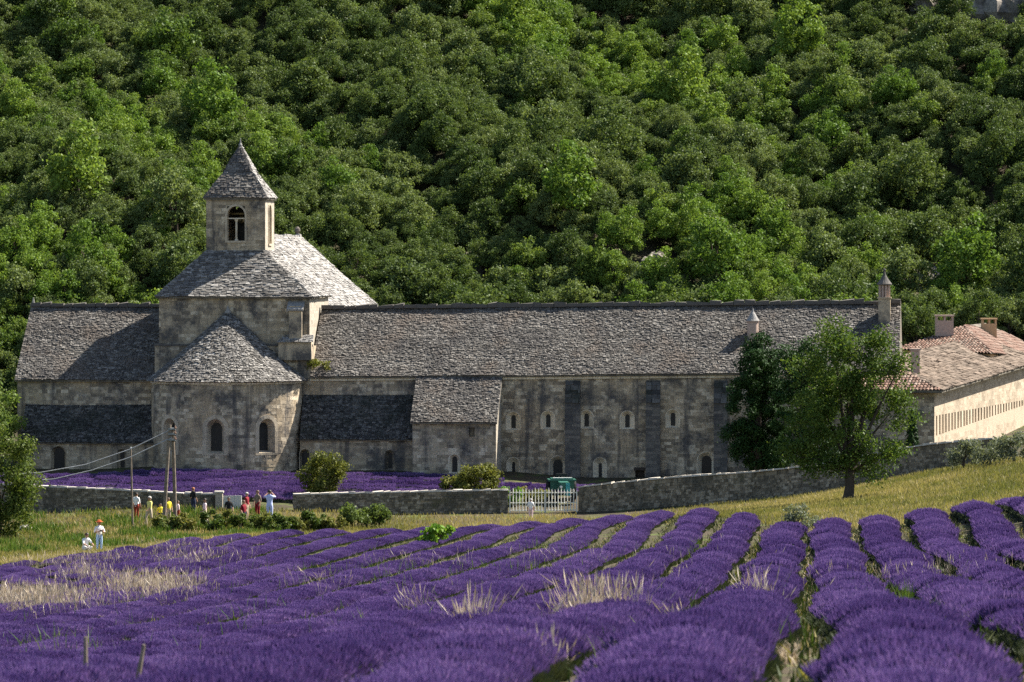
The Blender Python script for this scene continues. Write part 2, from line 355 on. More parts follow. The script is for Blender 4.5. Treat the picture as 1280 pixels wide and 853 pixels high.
def masonry(name, P, s0, s1, z0, z1, parent, mat=None, holes=(), ch=0.21, bw=0.4, proud=0.02, top=None, seed=1):
    """courses of separate blocks over a recessed mortar wall; top(s) may lower the upper edge"""
    g = np.random.default_rng(seed); S0 = []; S1 = []; Z0 = []; Z1 = []
    z = z0
    while z < z1 - 0.04:
        h = ch * g.uniform(0.8, 1.2); zt = min(z + h, z1)
        if z1 - zt < 0.1: zt = z1
        s = s0 - g.uniform(0, bw) * 0.0
        iv = []
        while s < s1 - 1e-4:
            w = bw * g.uniform(0.55, 1.5); e = min(s + w, s1)
            if s1 - e < 0.12: e = s1
            iv.append((s, e)); s = e
        for a, b in iv:
            segs = [(a, b)]
            for (ha, hb, hz0, hz1) in holes:
                if z < hz1 - 0.02 and zt > hz0 + 0.02:
                    ns = []
                    for (c, d) in segs:
                        if d <= ha or c >= hb: ns.append((c, d))
                        else:
                            if c < ha - 0.04: ns.append((c, ha))
                            if d > hb + 0.04: ns.append((hb, d))
                    segs = ns
            for c, d in segs:
                t1 = zt if top is None else min(zt, float(top((c + d) / 2)))
                if t1 - z < 0.05: continue
                S0.append(c); S1.append(d); Z0.append(z); Z1.append(t1)
        z = zt
    S0, S1, Z0, Z1 = map(np.array, (S0, S1, Z0, Z1)); k = len(S0)
    smooth_ = mat is not None and mat.name in ('lit_ashlar', 'warm_pale_ashlar'); j = 0.0015 if smooth_ else 0.0025; a, b, c, d = S0 + j, S1 - j, Z0 + j, Z1 - j
    cor = []
    back = np.full(k, -0.006); fr = (0.002 if smooth_ else 0.004) + (.2 if smooth_ else 1) * proud * g.random(k)
    jq = .0015 if smooth_ else (.006 if proud < .03 else .014)
    jj = lambda: g.uniform(-jq, jq, k)
    for (s, z_) in ((a, c), (b, c), (b, d), (a, d)): cor.append(P(s, z_, back))
    for (s, z_) in ((a, c), (b, c), (b, d), (a, d)): cor.append(P(s + jj(), z_ + jj(), fr + jj() * 0.6))
    C = np.stack(cor, 1)
    o = put(name, boxes_mesh(name, C), mat or ASHLAR, parent, kind='stuff')
    return o

def backing(mb, P, s0, s1, z0, z1, holes=(), m=0, nseg=1, top=None):
    """the wall face behind the blocks, with rectangular holes"""
    ss = sorted(set([s0, s1] + [h[0] for h in holes] + [h[1] for h in holes] + [s0 + (s1 - s0) * i / nseg for i in range(1, nseg)]))
    zz = sorted(set([z0, z1] + [h[2] for h in holes] + [h[3] for h in holes]))
    for a, b in zip(ss, ss[1:]):
        for c, d in zip(zz, zz[1:]):
            if b - a < 1e-5 or d - c < 1e-5: continue
            if any(h[0] - 1e-6 <= a and b <= h[1] + 1e-6 and h[2] - 1e-6 <= c and d <= h[3] + 1e-6 for h in holes): continue
            ta, tb = (d, d) if top is None else (min(d, top(a)), min(d, top(b)))
            mb.face([P(a, c, 0.0), P(b, c, 0.0), P(b, tb, 0.0), P(a, ta, 0.0)], m)

def arch_profile(s, z, hw, h, n=10):
    pts = [(s - hw, z), (s - hw, z + h - hw)]
    pts += [(s - hw * math.cos(math.pi * i / n), z + h - hw + hw * math.sin(math.pi * i / n)) for i in range(1, n)]
    return pts + [(s + hw, z + h - hw), (s + hw, z)]

def arch_window(P, s, z, hw, h, parent, hw_in=None, h_in=None, depth=0.4, ring=0.16, name='window', mat=None, pane=True, label=None, sill=True):
    """splayed round-headed window: dressed ring, sloping reveal, dark pane; returns its hole"""
    hw_in = hw_in or hw; h_in = h_in or h; zi = z + (h - h_in) * 0.35
    mb = MB()
    A = arch_profile(s, z - 0.0, hw + ring, h + ring); B = arch_profile(s, z, hw, h); C = arch_profile(s, zi, hw_in, h_in)
    f = 0.055 if sill else .02
    q = lambda pr, off: [P(a, b, off) for a, b in pr]
    a0, a1, b1, c1 = q(A, -0.01), q(A, f), q(B, f), q(C, -depth)
    k = len(A)
    for i in range(k - 1):
        g = 0.006 if (i % 2) else 0.0
        mb.face([a1[i], a1[i + 1], b1[i + 1], b1[i]]); mb.face([a0[i], a0[i + 1], a1[i + 1], a1[i]]); mb.face([b1[i], b1[i + 1], c1[i + 1], c1[i]])
    mb.face([b1[0], c1[0], c1[-1], b1[-1]])
    if not sill:
        n2 = len(B) // 2; top_ = z + h
        mb.face([P(s - hw, top_, .012)] + [P(x_, y_, .012) for x_, y_ in B[1:n2 + 1]] + [P(s, top_, .012)], 1); mb.face([P(s + hw, top_, .012), P(s, top_, .012)] + [P(x_, y_, .012) for x_, y_ in B[n2:-1]], 1)
    # sill
    for pr in ([(s - hw - ring, z - 0.14), (s + hw + ring, z - 0.14), (s + hw + ring, z - 0.005), (s - hw - ring, z - 0.005)],) if sill else ():
        lo = [P(a, b, 0.09) for a, b in pr]; hi = [P(a, b, -0.02) for a, b in pr]
        mb.face(lo); mb.face([lo[3], lo[2], hi[2], hi[3]]); mb.face([lo[0], lo[3], hi[3], hi[0]]); mb.face([lo[2], lo[1], hi[1], hi[2]]); mb.face([lo[1], lo[0], hi[0], hi[1]])
    o = put(name, mb.mesh(name), [mat or DRESSED, ASHLAR], parent)
    if label: o['label'] = label
    if pane:
        pm = MB(); pm.face([P(a, b, -depth + 0.004) for a, b in C])
        put('pane', pm.mesh('pane'), VOID, o)
    return (s - hw, s + hw, z, z + h)

def slabs(name, S, urange, vmax, parent, mat=None, course=0.13, wmin=0.1, wmax=0.3, thick=0.055, seed=1, rough=1.0, wscale=None):
    """overlapping stone slabs laid in courses over S(u, v, off); v runs up the slope in metres"""
    g = np.random.default_rng(seed); A = []; B = []; V0 = []; V1 = []; WS = []
    v = -0.06
    while v < vmax:
        h = course * g.uniform(0.8, 1.25)
        a, b = urange(max(0, min(v + h * 0.5, vmax))); u = a; ws = wscale(v) if wscale else 1.0
        while u < b - 0.02:
            w = g.uniform(wmin, wmax) * ws; e = min(u + w, b)
            if b - e < 0.08 * ws: e = b
            WS.append(ws)
            A.append(u); B.append(e); V0.append(v); V1.append(min(v + h * 1.45, vmax + 0.05)); u = e
        v += h
    A, B, V0, V1, WS = map(np.array, (A, B, V0, V1, WS)); k = len(A)
    r = lambda s: g.uniform(-s, s, k) * rough
    t = thick * g.uniform(0.65, 1.5, k); lift = 0.012 + 0.02 * g.random(k)
    lo = V0 + r(0.03); A2 = A + 0.008 * WS; B2 = B - 0.008 * WS
    tl = r(0.022); tw = r(0.024)
    cor = [S(A2, lo, np.zeros(k)), S(B2, lo, np.zeros(k)), S(B2, V1, np.full(k, -0.03)), S(A2, V1, np.full(k, -0.03)),
           S(A2 + np.abs(r(0.03)) * WS, lo + r(0.025), t + lift + tw), S(B2 - np.abs(r(0.03)) * WS, lo + r(0.025), t + lift - tw), S(B2, V1, lift + tl + 0.01), S(A2, V1, lift - tl + 0.01)]
    return put(name, boxes_mesh(name, np.stack(cor, 1)), mat or LAUZE, parent, kind='stuff')

def slope(p0, p1, p2):
    """plane from p0: u along p0->p1 (metres), v along the slope towards p2 (made perpendicular)"""
    p0, p1, p2 = (np.array(q, float) for q in (p0, p1, p2))
    u = (p1 - p0) / np.linalg.norm(p1 - p0); w = p2 - p0; v = w - u * (w @ u); vm = np.linalg.norm(v); v = v / vm
    nrm = np.cross(u, v)
    f = lambda uu, vv, off: (lambda uu, vv, off: p0 + np.asarray(uu)[..., None] * u + np.asarray(vv)[..., None] * v + (np.asarray(off) + .025 * np.sin(np.asarray(uu) * .7 + 2 * np.sin(np.asarray(vv) * .6)) + .02 * np.sin(np.asarray(vv) * 1.3 + np.asarray(uu) * .31))[..., None] * nrm)(uu, vv, off)
    return f, vm, (lambda q: float((np.array(q, float) - p0) @ u))

def slab_face(name, quad, parent, mat=None, seed=1, **kw):
    """stone slabs over a face: eave left, eave right, top right, top left (top may be one point)"""
    e0, e1, t1, t0 = quad
    S, vm, ux = slope(e0, e1, t0)
    a1, b1 = ux(t0), ux(t1); b0 = ux(e1)
    return slabs(name, S, lambda v: (a1 * v / vm, b0 + (b1 - b0) * v / vm), vm, parent, mat, seed=seed, **kw)

SLAB_MESHES = []
for i in range(5):
    g = random.Random(40 + i); mb = MB()
    pts = [(-0.5, -0.5), (0.5, -0.5), (0.5, 0.5), (-0.5, 0.5)]
    lo = [(x + g.uniform(-.04, .04), y + g.uniform(-.06, .06), 0) for x, y in pts]
    hi = [(x * 0.95 + g.uniform(-.04, .04), y * 0.9 + g.uniform(-.06, .06), 1 + g.uniform(-.25, .25)) for x, y in pts]
    mb.face(hi)
    for k in range(4): mb.face([lo[k], lo[(k + 1) % 4], hi[(k + 1) % 4], hi[k]])
    mb.face(lo[::-1]); SLAB_MESHES.append(mb.mesh('slab_%d' % i))
_slabcopies = {}
def slab_row(name, p0, p1, parent, mat, length=0.7, width=0.5, thick=0.14, sink=0.02, seed=1):
    """single slabs set end to end along a line: each an object of its own"""
    g = random.Random(seed); p0, p1 = Vector(p0), Vector(p1); d = p1 - p0; Ln = d.length; d.normalize()
    k = max(1, round(Ln / length)); rz = math.atan2(d.y, d.x); ry = -math.asin(d.z)
    cuts = [0.0] + [(i + g.uniform(-.18, .18)) / k for i in range(1, k)] + [1.0]
    for i in range(k):
        me0 = SLAB_MESHES[g.randrange(5)]; key = (me0.name, mat.name)
        if key not in _slabcopies:
            me = me0.copy(); me.materials.append(mat); _slabcopies[key] = me
        o = bpy.data.objects.new(name, _slabcopies[key]); COL.objects.link(o); o.parent = parent
        a, b = cuts[i] * Ln, cuts[i + 1] * Ln
        o.location = p0 + d * ((a + b) / 2) - Vector((0, 0, sink)); o.rotation_euler = (g.uniform(-.03, .03), ry + g.uniform(-.015, .015), rz + g.uniform(-.03, .03))
        o.scale = ((b - a) * 0.985, width * g.uniform(.9, 1.1), thick * g.uniform(.8, 1.25))

# ------------------------------------------------------------------ the abbey church
FRONT = planar((0, 0, 0), (1, 0, 0), (0, -1, 0))
def rebase(root, off):
    for c in root.children: c.location = Vector(c.location) - Vector(off)
    root.location = to_world(off)

def gable_roof(mb, x0, x1, yf, yr, yb, ze, zr, t=0.12, dz=0.0, dzr=None):
    dzr = dz if dzr is None else dzr
    sec = lambda x, d, dr: [(x, yf, ze + d - t), (x, yf, ze + d), (x, yr, zr + dr), (x, yb, ze + d), (x, yb, ze + d - t)]
    a, b = sec(x0, 0, 0), sec(x1, dz, dzr)
    mb.face(a[::-1]); mb.face(b)
    for i in range(5): mb.face([a[i], b[i], b[(i + 1) % 5], a[(i + 1) % 5]])

church = empty('abbey_church', (0, 0, 0), -ROT)
tag(church, 'romanesque stone church with round apse, square bell tower and slab roofs', 'church')
xa = L(284.5, 500, 0).x; RA = 5.03
TXL, TXR = L(22, 475, 0).x, L(200, 475, 0).x
ZE_T = L(100, 475, -0.3).z; ZR_T = L(110, 383, 5.3).z
# transept, left of the crossing
mb = MB()
hz = []
backing(mb, FRONT, TXL, TXR, -1.0, ZE_T)
LG = planar((TXL, 0, 0), (0, 1, 0), (-1, 0, 0))
mb.face([(TXL, 0, -1), (TXL, 0, ZE_T), (TXL, 5.3, ZR_T - 0.1), (TXL, 10.6, ZE_T), (TXL, 10.6, -1)])
mb.face([(TXL, 10.6, -1), (TXL, 10.6, ZE_T), (TXR, 10.6, ZE_T), (TXR, 10.6, -1)])
tw = put('transept_wall', mb.mesh('transept_wall'), ASHLAR, church)
masonry('stone_blocks', FRONT, TXL, TXR, 2.0, ZE_T, tw, seed=2)
masonry('stone_blocks', LG, 0.0, 10.6, 0.0, ZR_T, tw, seed=3, top=lambda s: ZE_T + (ZR_T - ZE_T) * (1 - abs(s - 5.3) / 5.3) - 0.12)
mb = MB(); gable_roof(mb, TXL - 0.15, TXR, -0.3, 5.3, 10.9, ZE_T, ZR_T)
tr = put('transept_roof', mb.mesh('transept_roof'), MORTAR, church)
slab_face('roof_slabs', [(TXL - 0.15, -0.3, ZE_T), (TXR, -0.3, ZE_T), (TXR, 5.3, ZR_T), (TXL - 0.15, 5.3, ZR_T)], tr, seed=5)
slab_face('roof_slabs', [(TXR, 10.9, ZE_T), (TXL - 0.15, 10.9, ZE_T), (TXL - 0.15, 5.3, ZR_T), (TXR, 5.3, ZR_T)], tr, seed=6)
slab_row('ridge_stone', (TXL - 0.15, 5.3, ZR_T), (TXR, 5.3, ZR_T), church, LAUZE, 0.75, 0.5, 0.24, 0.03, 7)
mb = MB(); mb.tube([(TXL, 5.3, ZR_T + 0.1), (TXL, 5.3, ZR_T + 0.6)], [0.12, 0.03], 6); put('gable_finial', mb.mesh('gable_finial'), LAUZE_PALE, church)

def lean_to(px0, px1, ytop, yeave, depth, parent, seed, openings, ybase=590):
    x0, x1 = L(px0, 500, -depth).x, L(px1, 500, -depth).x
    zt = L((px0 + px1) / 2, ytop, -0.06).z; ze = L((px0 + px1) / 2, yeave, -depth - 0.2).z
    Pf = planar((0, -depth, 0), (1, 0, 0), (0, -1, 0)); mb = MB(); holes = []
    w = put('side_chapel_wall', bpy.data.meshes.new('side_chapel_wall'), None, parent)
    for (px, pyb, hw, h, hwi, hi, lab) in openings:
        q = L(px, pyb, -depth)
        holes.append(arch_window(Pf, q.x, q.z, hw, h, parent, hwi, hi, 0.35, 0.05, name='door' if hwi > 0.33 else 'window', mat=ASHLAR, sill=False))
    backing(mb, Pf, x0, x1, -1.0, ze + 0.1, holes)
    mb.face([(x0, -depth, -1), (x0, -depth, ze + .1), (x0, 0, zt - .05), (x0, 0, -1)]); mb.face([(x1, 0, -1), (x1, 0, zt - .05), (x1, -depth, ze + .1), (x1, -depth, -1)])
    w.data = mb.mesh('side_chapel_wall'); w.data.materials.append(ASHLAR)
    masonry('stone_blocks', Pf, x0, x1, -0.6, ze - 0.02, w, holes=holes, seed=seed)
    mb = MB(); e0, e1, t1, t0 = (x0 - .05, -depth - .22, ze), (x1 + .05, -depth - .22, ze), (x1 + .05, -0.03, zt), (x0 - .05, -0.03, zt)
    dn = lambda q: (q[0], q[1], q[2] - 0.12)
    mb.face([e0, e1, t1, t0]); mb.face([dn(e0), dn(e1), e1, e0]); mb.face([dn(t0), dn(t1), dn(e1), dn(e0)]); mb.face([dn(e0), e0, t0, dn(t0)]); mb.face([e1, dn(e1), dn(t1), t1])
    r = put('side_chapel_roof', mb.mesh('side_chapel_roof'), MORTAR, parent)
    slab_face('roof_slabs', [e0, e1, t1, t0], r, mat=LAUZE_SHADE, seed=seed + 1)
    return x0, x1, ze
lean_to(27, 196, 507, 553, 1.6, church, 10, [(73, 588, 0.5, 1.6, 0.36, 1.4, None), (152, 586, 0.3, 1.3, 0.14, 1.05, None)])

# crossing body, lantern, apse
LXL, LXR, LYF, LYB = L(199, 400, .3).x, L(387, 400, .3).x, 0.3, 9.3
ZL = L(290, 371, .05).z; ZLED = L(210, 428, 0).z
mb = MB()
mb.box((LXL, LYF, -1), (LXR, LYB, ZL))
mb.box((LXL - .25, LYF - .3, -1), (LXR + .2, LYB + .3, ZLED - .25))
lw = put('crossing_wall', mb.mesh('crossing_wall'), ASHLAR, church)
PL = planar((0, LYF, 0), (1, 0, 0), (0, -1, 0)); PR = planar((LXR, 0, 0), (0, 1, 0), (1, 0, 0)); PLL = planar((LXL, 0, 0), (0, 1, 0), (-1, 0, 0))
q0, q1 = L(208, 411, .3), L(208, 386, .3)
masonry('stone_blocks', PL, LXL, LXR, ZLED - 0.3, ZL - 0.03, lw, holes=[(q0.x - .38, q0.x + .38, q0.z, q1.z)], seed=14)
masonry('stone_blocks', PR, LYF, LYB, ZLED - 1.5, ZL - 0.03, lw, mat=ASHLAR_LIT, seed=15)
masonry('stone_blocks', PLL, LYF, LYB, ZLED - 1.5, ZL - 0.03, lw, seed=16)
PLD = planar((0, LYF - .3, 0), (1, 0, 0), (0, -1, 0))
masonry('stone_blocks', PLD, LXL - .25, LXR + .2, ZLED - 3.2, ZLED - .27, lw, seed=17)
mb = MB(); mb.box((q0.x - .38, LYF - 0.005, q0.z), (q0.x + .38, LYF + .1, q1.z)); put('blocked_window', mb.mesh('blocked_window'), ASHLAR, church)
slab_row('ledge_stone', (LXL - .3, LYF - .16, ZLED - .24), (LXR + .25, LYF - .16, ZLED - .24), church, LAUZE, 0.6, 0.42, 0.12, 0.0, 18)
# pier with a sloping cap at the right of the lantern, and the stepped base under it
a, b = L(361, 430, -.3), L(377, 378, -.3)
mb = MB(); mb.box((a.x, -.3, a.z - .5), (b.x, LYF - .02, b.z - .25)); put('pier', mb.mesh('pier'), ASHLAR, church)
mb = MB(); mb.face([(a.x - .12, -.48, b.z - .45), (b.x + .12, -.48, b.z - .45), (b.x + .12, LYF - .02, b.z + .05), (a.x - .12, LYF - .02, b.z + .05)])
mb.face([(a.x - .12, -.48, b.z - .57), (b.x + .12, -.48, b.z - .57), (b.x + .12, -.48, b.z - .45), (a.x - .12, -.48, b.z - .45)])
mb.face([(b.x + .12, -.48, b.z - .57), (b.x + .12, LYF - .02, b.z - .2), (b.x + .12, LYF - .02, b.z + .05), (b.x + .12, -.48, b.z - .45)])
put('pier_cap', mb.mesh('pier_cap'), LAUZE_PALE, church)
a, b = L(348, 441, -.42), L(389, 428, -.42)
mb = MB(); mb.box((a.x, -.42, a.z - .5), (b.x, LYF - .3, b.z)); lb = put('stepped_base', mb.mesh('stepped_base'), ASHLAR, church)
slab_face('roof_slabs', [(a.x - .1, -.52, b.z), (b.x + .15, -.52, b.z), (b.x + .1, .1, b.z + .4), (a.x + .4, .1, b.z + .4)], lb, mat=LAUZE_PALE, seed=19)
# lantern roof
TX0, TX1 = L(258, 300, 3.35).x, L(331.5, 300, 3.35).x; TW = TX1 - TX0; TYF, TYB = 3.35, 3.35 + TW
ZTB, ZTE, ZTA = L(290, 314, 3.35).z, L(290, 247, 3.2).z, L(297, 182, 5.3).z
E = [(LXL - .2, LYF - .25, ZL), (LXR + .2, LYF - .25, ZL), (LXR + .2, LYB + .25, ZL), (LXL - .2, LYB + .25, ZL)]
Tt = [(TX0, TYF, ZTB), (TX1, TYF, ZTB), (TX1, TYB, ZTB), (TX0, TYB, ZTB)]
mb = MB(); dn = lambda q, t=.13: (q[0], q[1], q[2] - t)
for i in range(4):
    j = (i + 1) % 4; mb.face([E[i], E[j], Tt[j], Tt[i]]); mb.face([dn(E[i]), dn(E[j]), E[j], E[i]])
mb.face([dn(q) for q in E][::-1])
lr = put('lantern_roof', mb.mesh('lantern_roof'), MORTAR, church)
for i in range(4):
    j = (i + 1) % 4
    slab_face('roof_slabs', [E[i], E[j], Tt[j], Tt[i]], lr, mat=LAUZE_PALE if i == 1 else LAUZE_MID, seed=20 + i, course=0.17, wmin=.2, wmax=.5)  # right face gets the paler copy, sunlight painted into its slabs
# bell tower
ztop = ZTE + 0.1
sides = [planar((0, TYF, 0), (1, 0, 0), (0, -1, 0)), planar((TX1, 0, 0), (0, 1, 0), (1, 0, 0)), planar((0, TYB, 0), (-1, 0, 0), (0, 1, 0)), planar((TX0, 0, 0), (0, -1, 0), (-1, 0, 0))]
rngs = [(TX0, TX1), (TYF, TYB), (-TX1, -TX0), (-TYB, -TYF)]
mb = MB(); bt = put('bell_tower', bpy.data.meshes.new('bell_tower'), None, church)
wq = L(295, 301, 3.35); wt = L(295, 258, 3.35)
for i, (P_, (a, b)) in enumerate(zip(sides, rngs)):
    sm = wq.x if i == 0 else (a + b) / 2
    h = arch_window(P_, sm, wq.z - (.2 if i == 1 else 0), 0.6, wt.z - wq.z + (.3 if i == 1 else 0), bt, 0.58, None, 0.55, 0.13, 'belfry_opening', DRESSED_DULL, pane=i in (2, 3))  # dark panes added at back and left to keep the belfry interior dark
    backing(mb, P_, a, b, ZTB - 2.0, ztop, [h]); 
    masonry('stone_blocks', P_, a, b, ZTB - 1.6, ztop - .02, bt, mat=ASHLAR_LIT if i == 1 else ASHLAR, holes=[h], seed=30 + i, ch=.2, bw=.36)
bt.data = mb.mesh('bell_tower'); bt.data.materials.append(ASHLAR)
mb = MB(); y_ = TYF + .2; zb = L(295, 272, 3.35).z
mb.tube([(wq.x, y_, wq.z), (wq.x, y_, wq.z + .12), (wq.x, y_, zb - .3), (wq.x, y_, zb - .12)], [.14, .075, .07, .15], 10)
mb.box((wq.x - .6, y_ - .08, zb - .1), (wq.x + .6, y_ + .08, zb - .03)); put('column', mb.mesh('column'), DRESSED, bt)
mb = MB(); mb.lathe([(.36, 0), (.3, .12), (.22, .4), (.13, .52), (.02, .56)], (wq.x + .02, TYF + 1.9, zb - .35), 14); mb.box((TX0 + .2, TYF + 1.85, zb + .2), (TX1 - .2, TYF + 1.95, zb + .32))
put('bell', mb.mesh('bell'), BRONZE, bt)
o_ = .14; E = [(TX0 - o_, TYF - o_, ZTE), (TX1 + o_, TYF - o_, ZTE), (TX1 + o_, TYB + o_, ZTE), (TX0 - o_, TYB + o_, ZTE)]
ap = ((TX0 + TX1) / 2, (TYF + TYB) / 2, ZTA)
mid = [tuple(0.5 * (e[k] + ap[k]) - (0.16 * (e[k] - ap[k]) / TW * 1.6 if k < 2 else 0) for k in range(3)) for e in E]   # slightly hollow slopes
mb = MB()
for i in range(4):
    j = (i + 1) % 4; mb.face([E[i], E[j], mid[j], mid[i]]); mb.face([mid[i], mid[j], ap]); mb.face([dn(E[i], .16), dn(E[j], .16), E[j], E[i]])
mb.face([dn(q, .16) for q in E][::-1])
sr = put('spire', mb.mesh('spire'), MORTAR, church)
for i in range(4):
    j = (i + 1) % 4; mt = LAUZE_PALE if i == 1 else None  # sunlight on the right spire face is painted by paler slabs
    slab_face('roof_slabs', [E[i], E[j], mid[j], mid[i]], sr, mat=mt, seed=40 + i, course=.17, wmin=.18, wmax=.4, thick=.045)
    slab_face('roof_slabs', [mid[i], mid[j], ap, ap], sr, mat=mt, seed=44 + i, course=.17, wmin=.16, wmax=.36, thick=.045)
mb = MB(); mb.lathe([(.1, -.1), (.13, .05), (.05, .18), (.03, .45), (.005, .5)], ap, 8); put('finial', mb.mesh('finial'), LAUZE_PALE, church)
# apse
ZA0 = -0.8; ZAE = L(285, 478, -RA - .2).z
PA = cylinder(xa, 0.0, RA); mb = MB(); holes = []
zw = L(272, 567, -RA).z
for a_ in (-40, 0, 40):
    holes.append(arch_window(PA, math.radians(a_) * RA, zw, 0.6, 2.25, church, 0.41, 1.85, 0.5, 0.26, mat=DRESSED_DULL))
backing(mb, PA, -1.66 * RA, 1.66 * RA, ZA0, ZAE + .05, holes, nseg=40)
aw = put('apse_wall', mb.mesh('apse_wall'), ASHLAR, church)
masonry('stone_blocks', PA, -1.64 * RA, 1.64 * RA, -.6, ZAE - .16, aw, holes=holes, seed=50, ch=.22, bw=.42)
PC = cylinder(xa, 0.0, RA + .1); cm = MB()
for i in range(48):
    a0, a1 = -1.6 + 3.2 * i / 48, -1.6 + 3.2 * (i + 1) / 48 - .004
    R2 = RA + .1; z0, z1 = ZAE - .17, ZAE - .02
    q = [PC(a0 * R2, z0, 0.), PC(a1 * R2, z0, 0.), PC(a1 * R2, z1, .06), PC(a0 * R2, z1, .06)]
    cm.face(q); cm.face([PC(a0 * R2, z0, -.12), PC(a1 * R2, z0, -.12), q[1], q[0]])
put('cornice', cm.mesh('cornice'), DRESSED, church)
RC = RA + .22; ZAA = L(284, 390, .2).z; VM = math.hypot(RC, ZAA - ZAE); al = math.atan2(RC, ZAA - ZAE)
rr = lambda v: RC * (1 - v / VM) * (1 - 0.04 * np.sin(np.pi * np.clip(v / VM, 0, 1))) + .02
def CONE(u, v, off):
    u, v, off = np.broadcast_arrays(np.asarray(u, float), np.asarray(v, float), np.asarray(off, float))
    r_ = rr(np.clip(v, -.2, VM)) + off * math.sin(math.pi / 2 - al + .75); t = np.clip(v / VM, 0, 1)
    return np.stack([xa + r_ * np.sin(u), .2 * t - r_ * np.cos(u), ZAE + (ZAA - ZAE) * v / VM + off * .7], -1)
mb = MB()
mb.grid([[CONE(-1.75 + 3.5 * i / 40, VM * k / 12, -.01) for i in range(41)] for k in range(13)])
mb.grid([[PC((-1.75 + 3.5 * i / 40) * (RA + .1), ZAE - .03, .12 - .5 * k) for i in range(41)] for k in range(2)])
cr_ = put('apse_roof', mb.mesh('apse_roof'), MORTAR, church)
slabs('roof_slabs', CONE, lambda v: (-1.75, 1.75), VM, cr_, LAUZE_MID, seed=52, course=.16, wscale=lambda v: 1 / max(.15, float(rr(v))))
mb = MB(); mb.lathe([(.22, -.25), (.2, 0), (.08, .25), (.01, .4)], (xa, .12, ZAA), 8); put('finial', mb.mesh('finial'), LAUZE_PALE, church)
# nave behind the crossing
NYB = 32.0; rg = L(372, 297, NYB); ef = L(470, 380, NYB); en = L(414, 387, 9.7)
ZN = ef.z; wl_ = rg.x - (ef.x - rg.x)
mb = MB()
mb.face([(en.x - .3, 9.6, -1), (en.x - .3, 9.6, ZN), (rg.x, 9.6, rg.z - .15), (wl_, 9.6, ZN), (wl_, 9.6, -1)][::-1])
mb.face([(ef.x - .3, NYB, -1), (ef.x - .3, NYB, ZN), (rg.x, NYB, rg.z - .15), (wl_, NYB, ZN), (wl_, NYB, -1)])
mb.face([(en.x - .3, 9.6, -1), (ef.x - .3, NYB, -1), (ef.x - .3, NYB, ZN), (en.x - .3, 9.6, ZN)]); mb.face([(wl_, 9.6, -1), (wl_, 9.6, ZN), (wl_, NYB, ZN), (wl_, NYB, -1)])
put('nave_wall', mb.mesh('nave_wall'), ASHLAR, church)
e0, e1, t1, t0 = (en.x, 9.5, ZN), (ef.x, NYB + .2, ZN), (rg.x, NYB + .2, rg.z), (rg.x, 9.5, rg.z)
w0, w1 = (wl_ - .3, 9.5, ZN), (wl_ - .3, NYB + .2, ZN)
mb = MB(); mb.face([e0, e1, t1, t0]); mb.face([w1, w0, t0, t1]); mb.face([dn(e0), dn(e1), e1, e0]); mb.face([dn(e0), e0, t0, w0, dn(w0)]); mb.face([e1, dn(e1), dn(w1), w1, t1])
nr = put('nave_roof', mb.mesh('nave_roof'), MORTAR, church)
slab_face('roof_slabs', [e0, e1, t1, t0], nr, mat=LAUZE_PALE, seed=55, course=.24, wmin=.3, wmax=.7)
slab_face('roof_slabs', [w1, w0, t0, t1], nr, mat=LAUZE_PALE, seed=56, course=.24, wmin=.3, wmax=.7)
slab_row('ridge_stone', t0, t1, church, LAUZE_PALE, .8, .5, .2, .03, 57)
mb = MB(); mb.lathe([(.22, 0), (.1, .25), (.22, .42), (.2, .6), (.05, .75)], (rg.x, NYB - .1, rg.z + .05), 10); put('finial', mb.mesh('finial'), LAUZE, church)
rebase(church, (xa, 0, 0))

# ------------------------------------------------------------------ the dormitory wing
dorm = empty('dormitory_wing', (0, 0, 0), -ROT)
tag(dorm, 'long grey stone wing with big slab roof and small arched windows', 'building')
DX0, DX1 = L(388, 470, 0).x, L(1122, 467, 0).x
ZE_D = L(400, 471, -.3).z; ZE_D1 = L(1000, 468, -.3).z; ZR_D = L(400, 386, 5.3).z; ZR_D1 = ZR_D + .42; ZE_D1 = ZE_D + .42
etop = lambda s: ZE_D + (ZE_D1 - ZE_D) * (s - DX0) / (DX1 - DX0)
mb = MB(); holes = []
for px, pyb in ((641.5, 537), (685, 536), (733, 535), (784, 536), (841, 534)):
    q = L(px, pyb, 0); holes.append(arch_window(FRONT, q.x, q.z - .04, 0.46, 1.2, dorm, 0.15, 0.86, 0.24, 0.04, sill=False))
for px, pyb, hw, h, hwi, hi in ((641.5, 600, .32, 1.35, .1, 1.0), (697, 598, .42, 1.35, .31, 1.1), (750, 601, .32, 1.4, .11, .95), (883, 597, .46, 1.55, .33, 1.3)):
    q = L(px, pyb, 0); holes.append(arch_window(FRONT, q.x, q.z, hw * 1.3, h + .12, dorm, hwi, hi, 0.26, 0.05, sill=False))
q, q2 = L(794, 603, 0), L(806, 588, 0); holes.append((q.x, q2.x, q.z, q2.z))
dd = MB(); dd.box((q.x, .4, q.z), (q2.x, .5, q2.z)); dd.box((q.x - .1, -.06, q2.z), (q2.x + .1, .3, q2.z + .2))
o = put('low_doorway', dd.mesh('low_doorway'), WOOD_DARK, dorm)
backing(mb, FRONT, DX0, DX1, -1.2, max(ZE_D, ZE_D1) + .2, holes, top=lambda s: etop(s) + .1)
mb.face([(DX1, 0, -1.2), (DX1, 10.6, -1.2), (DX1, 10.6, ZE_D1), (DX1, 5.3, ZR_D1 - .1), (DX1, 0, ZE_D1)])
mb.face([(DX0, 10.6, -1.2), (DX0, 10.6, ZE_D), (DX1, 10.6, ZE_D1), (DX1, 10.6, -1.2)])
dw = put('front_wall', mb.mesh('front_wall'), ASHLAR, dorm)
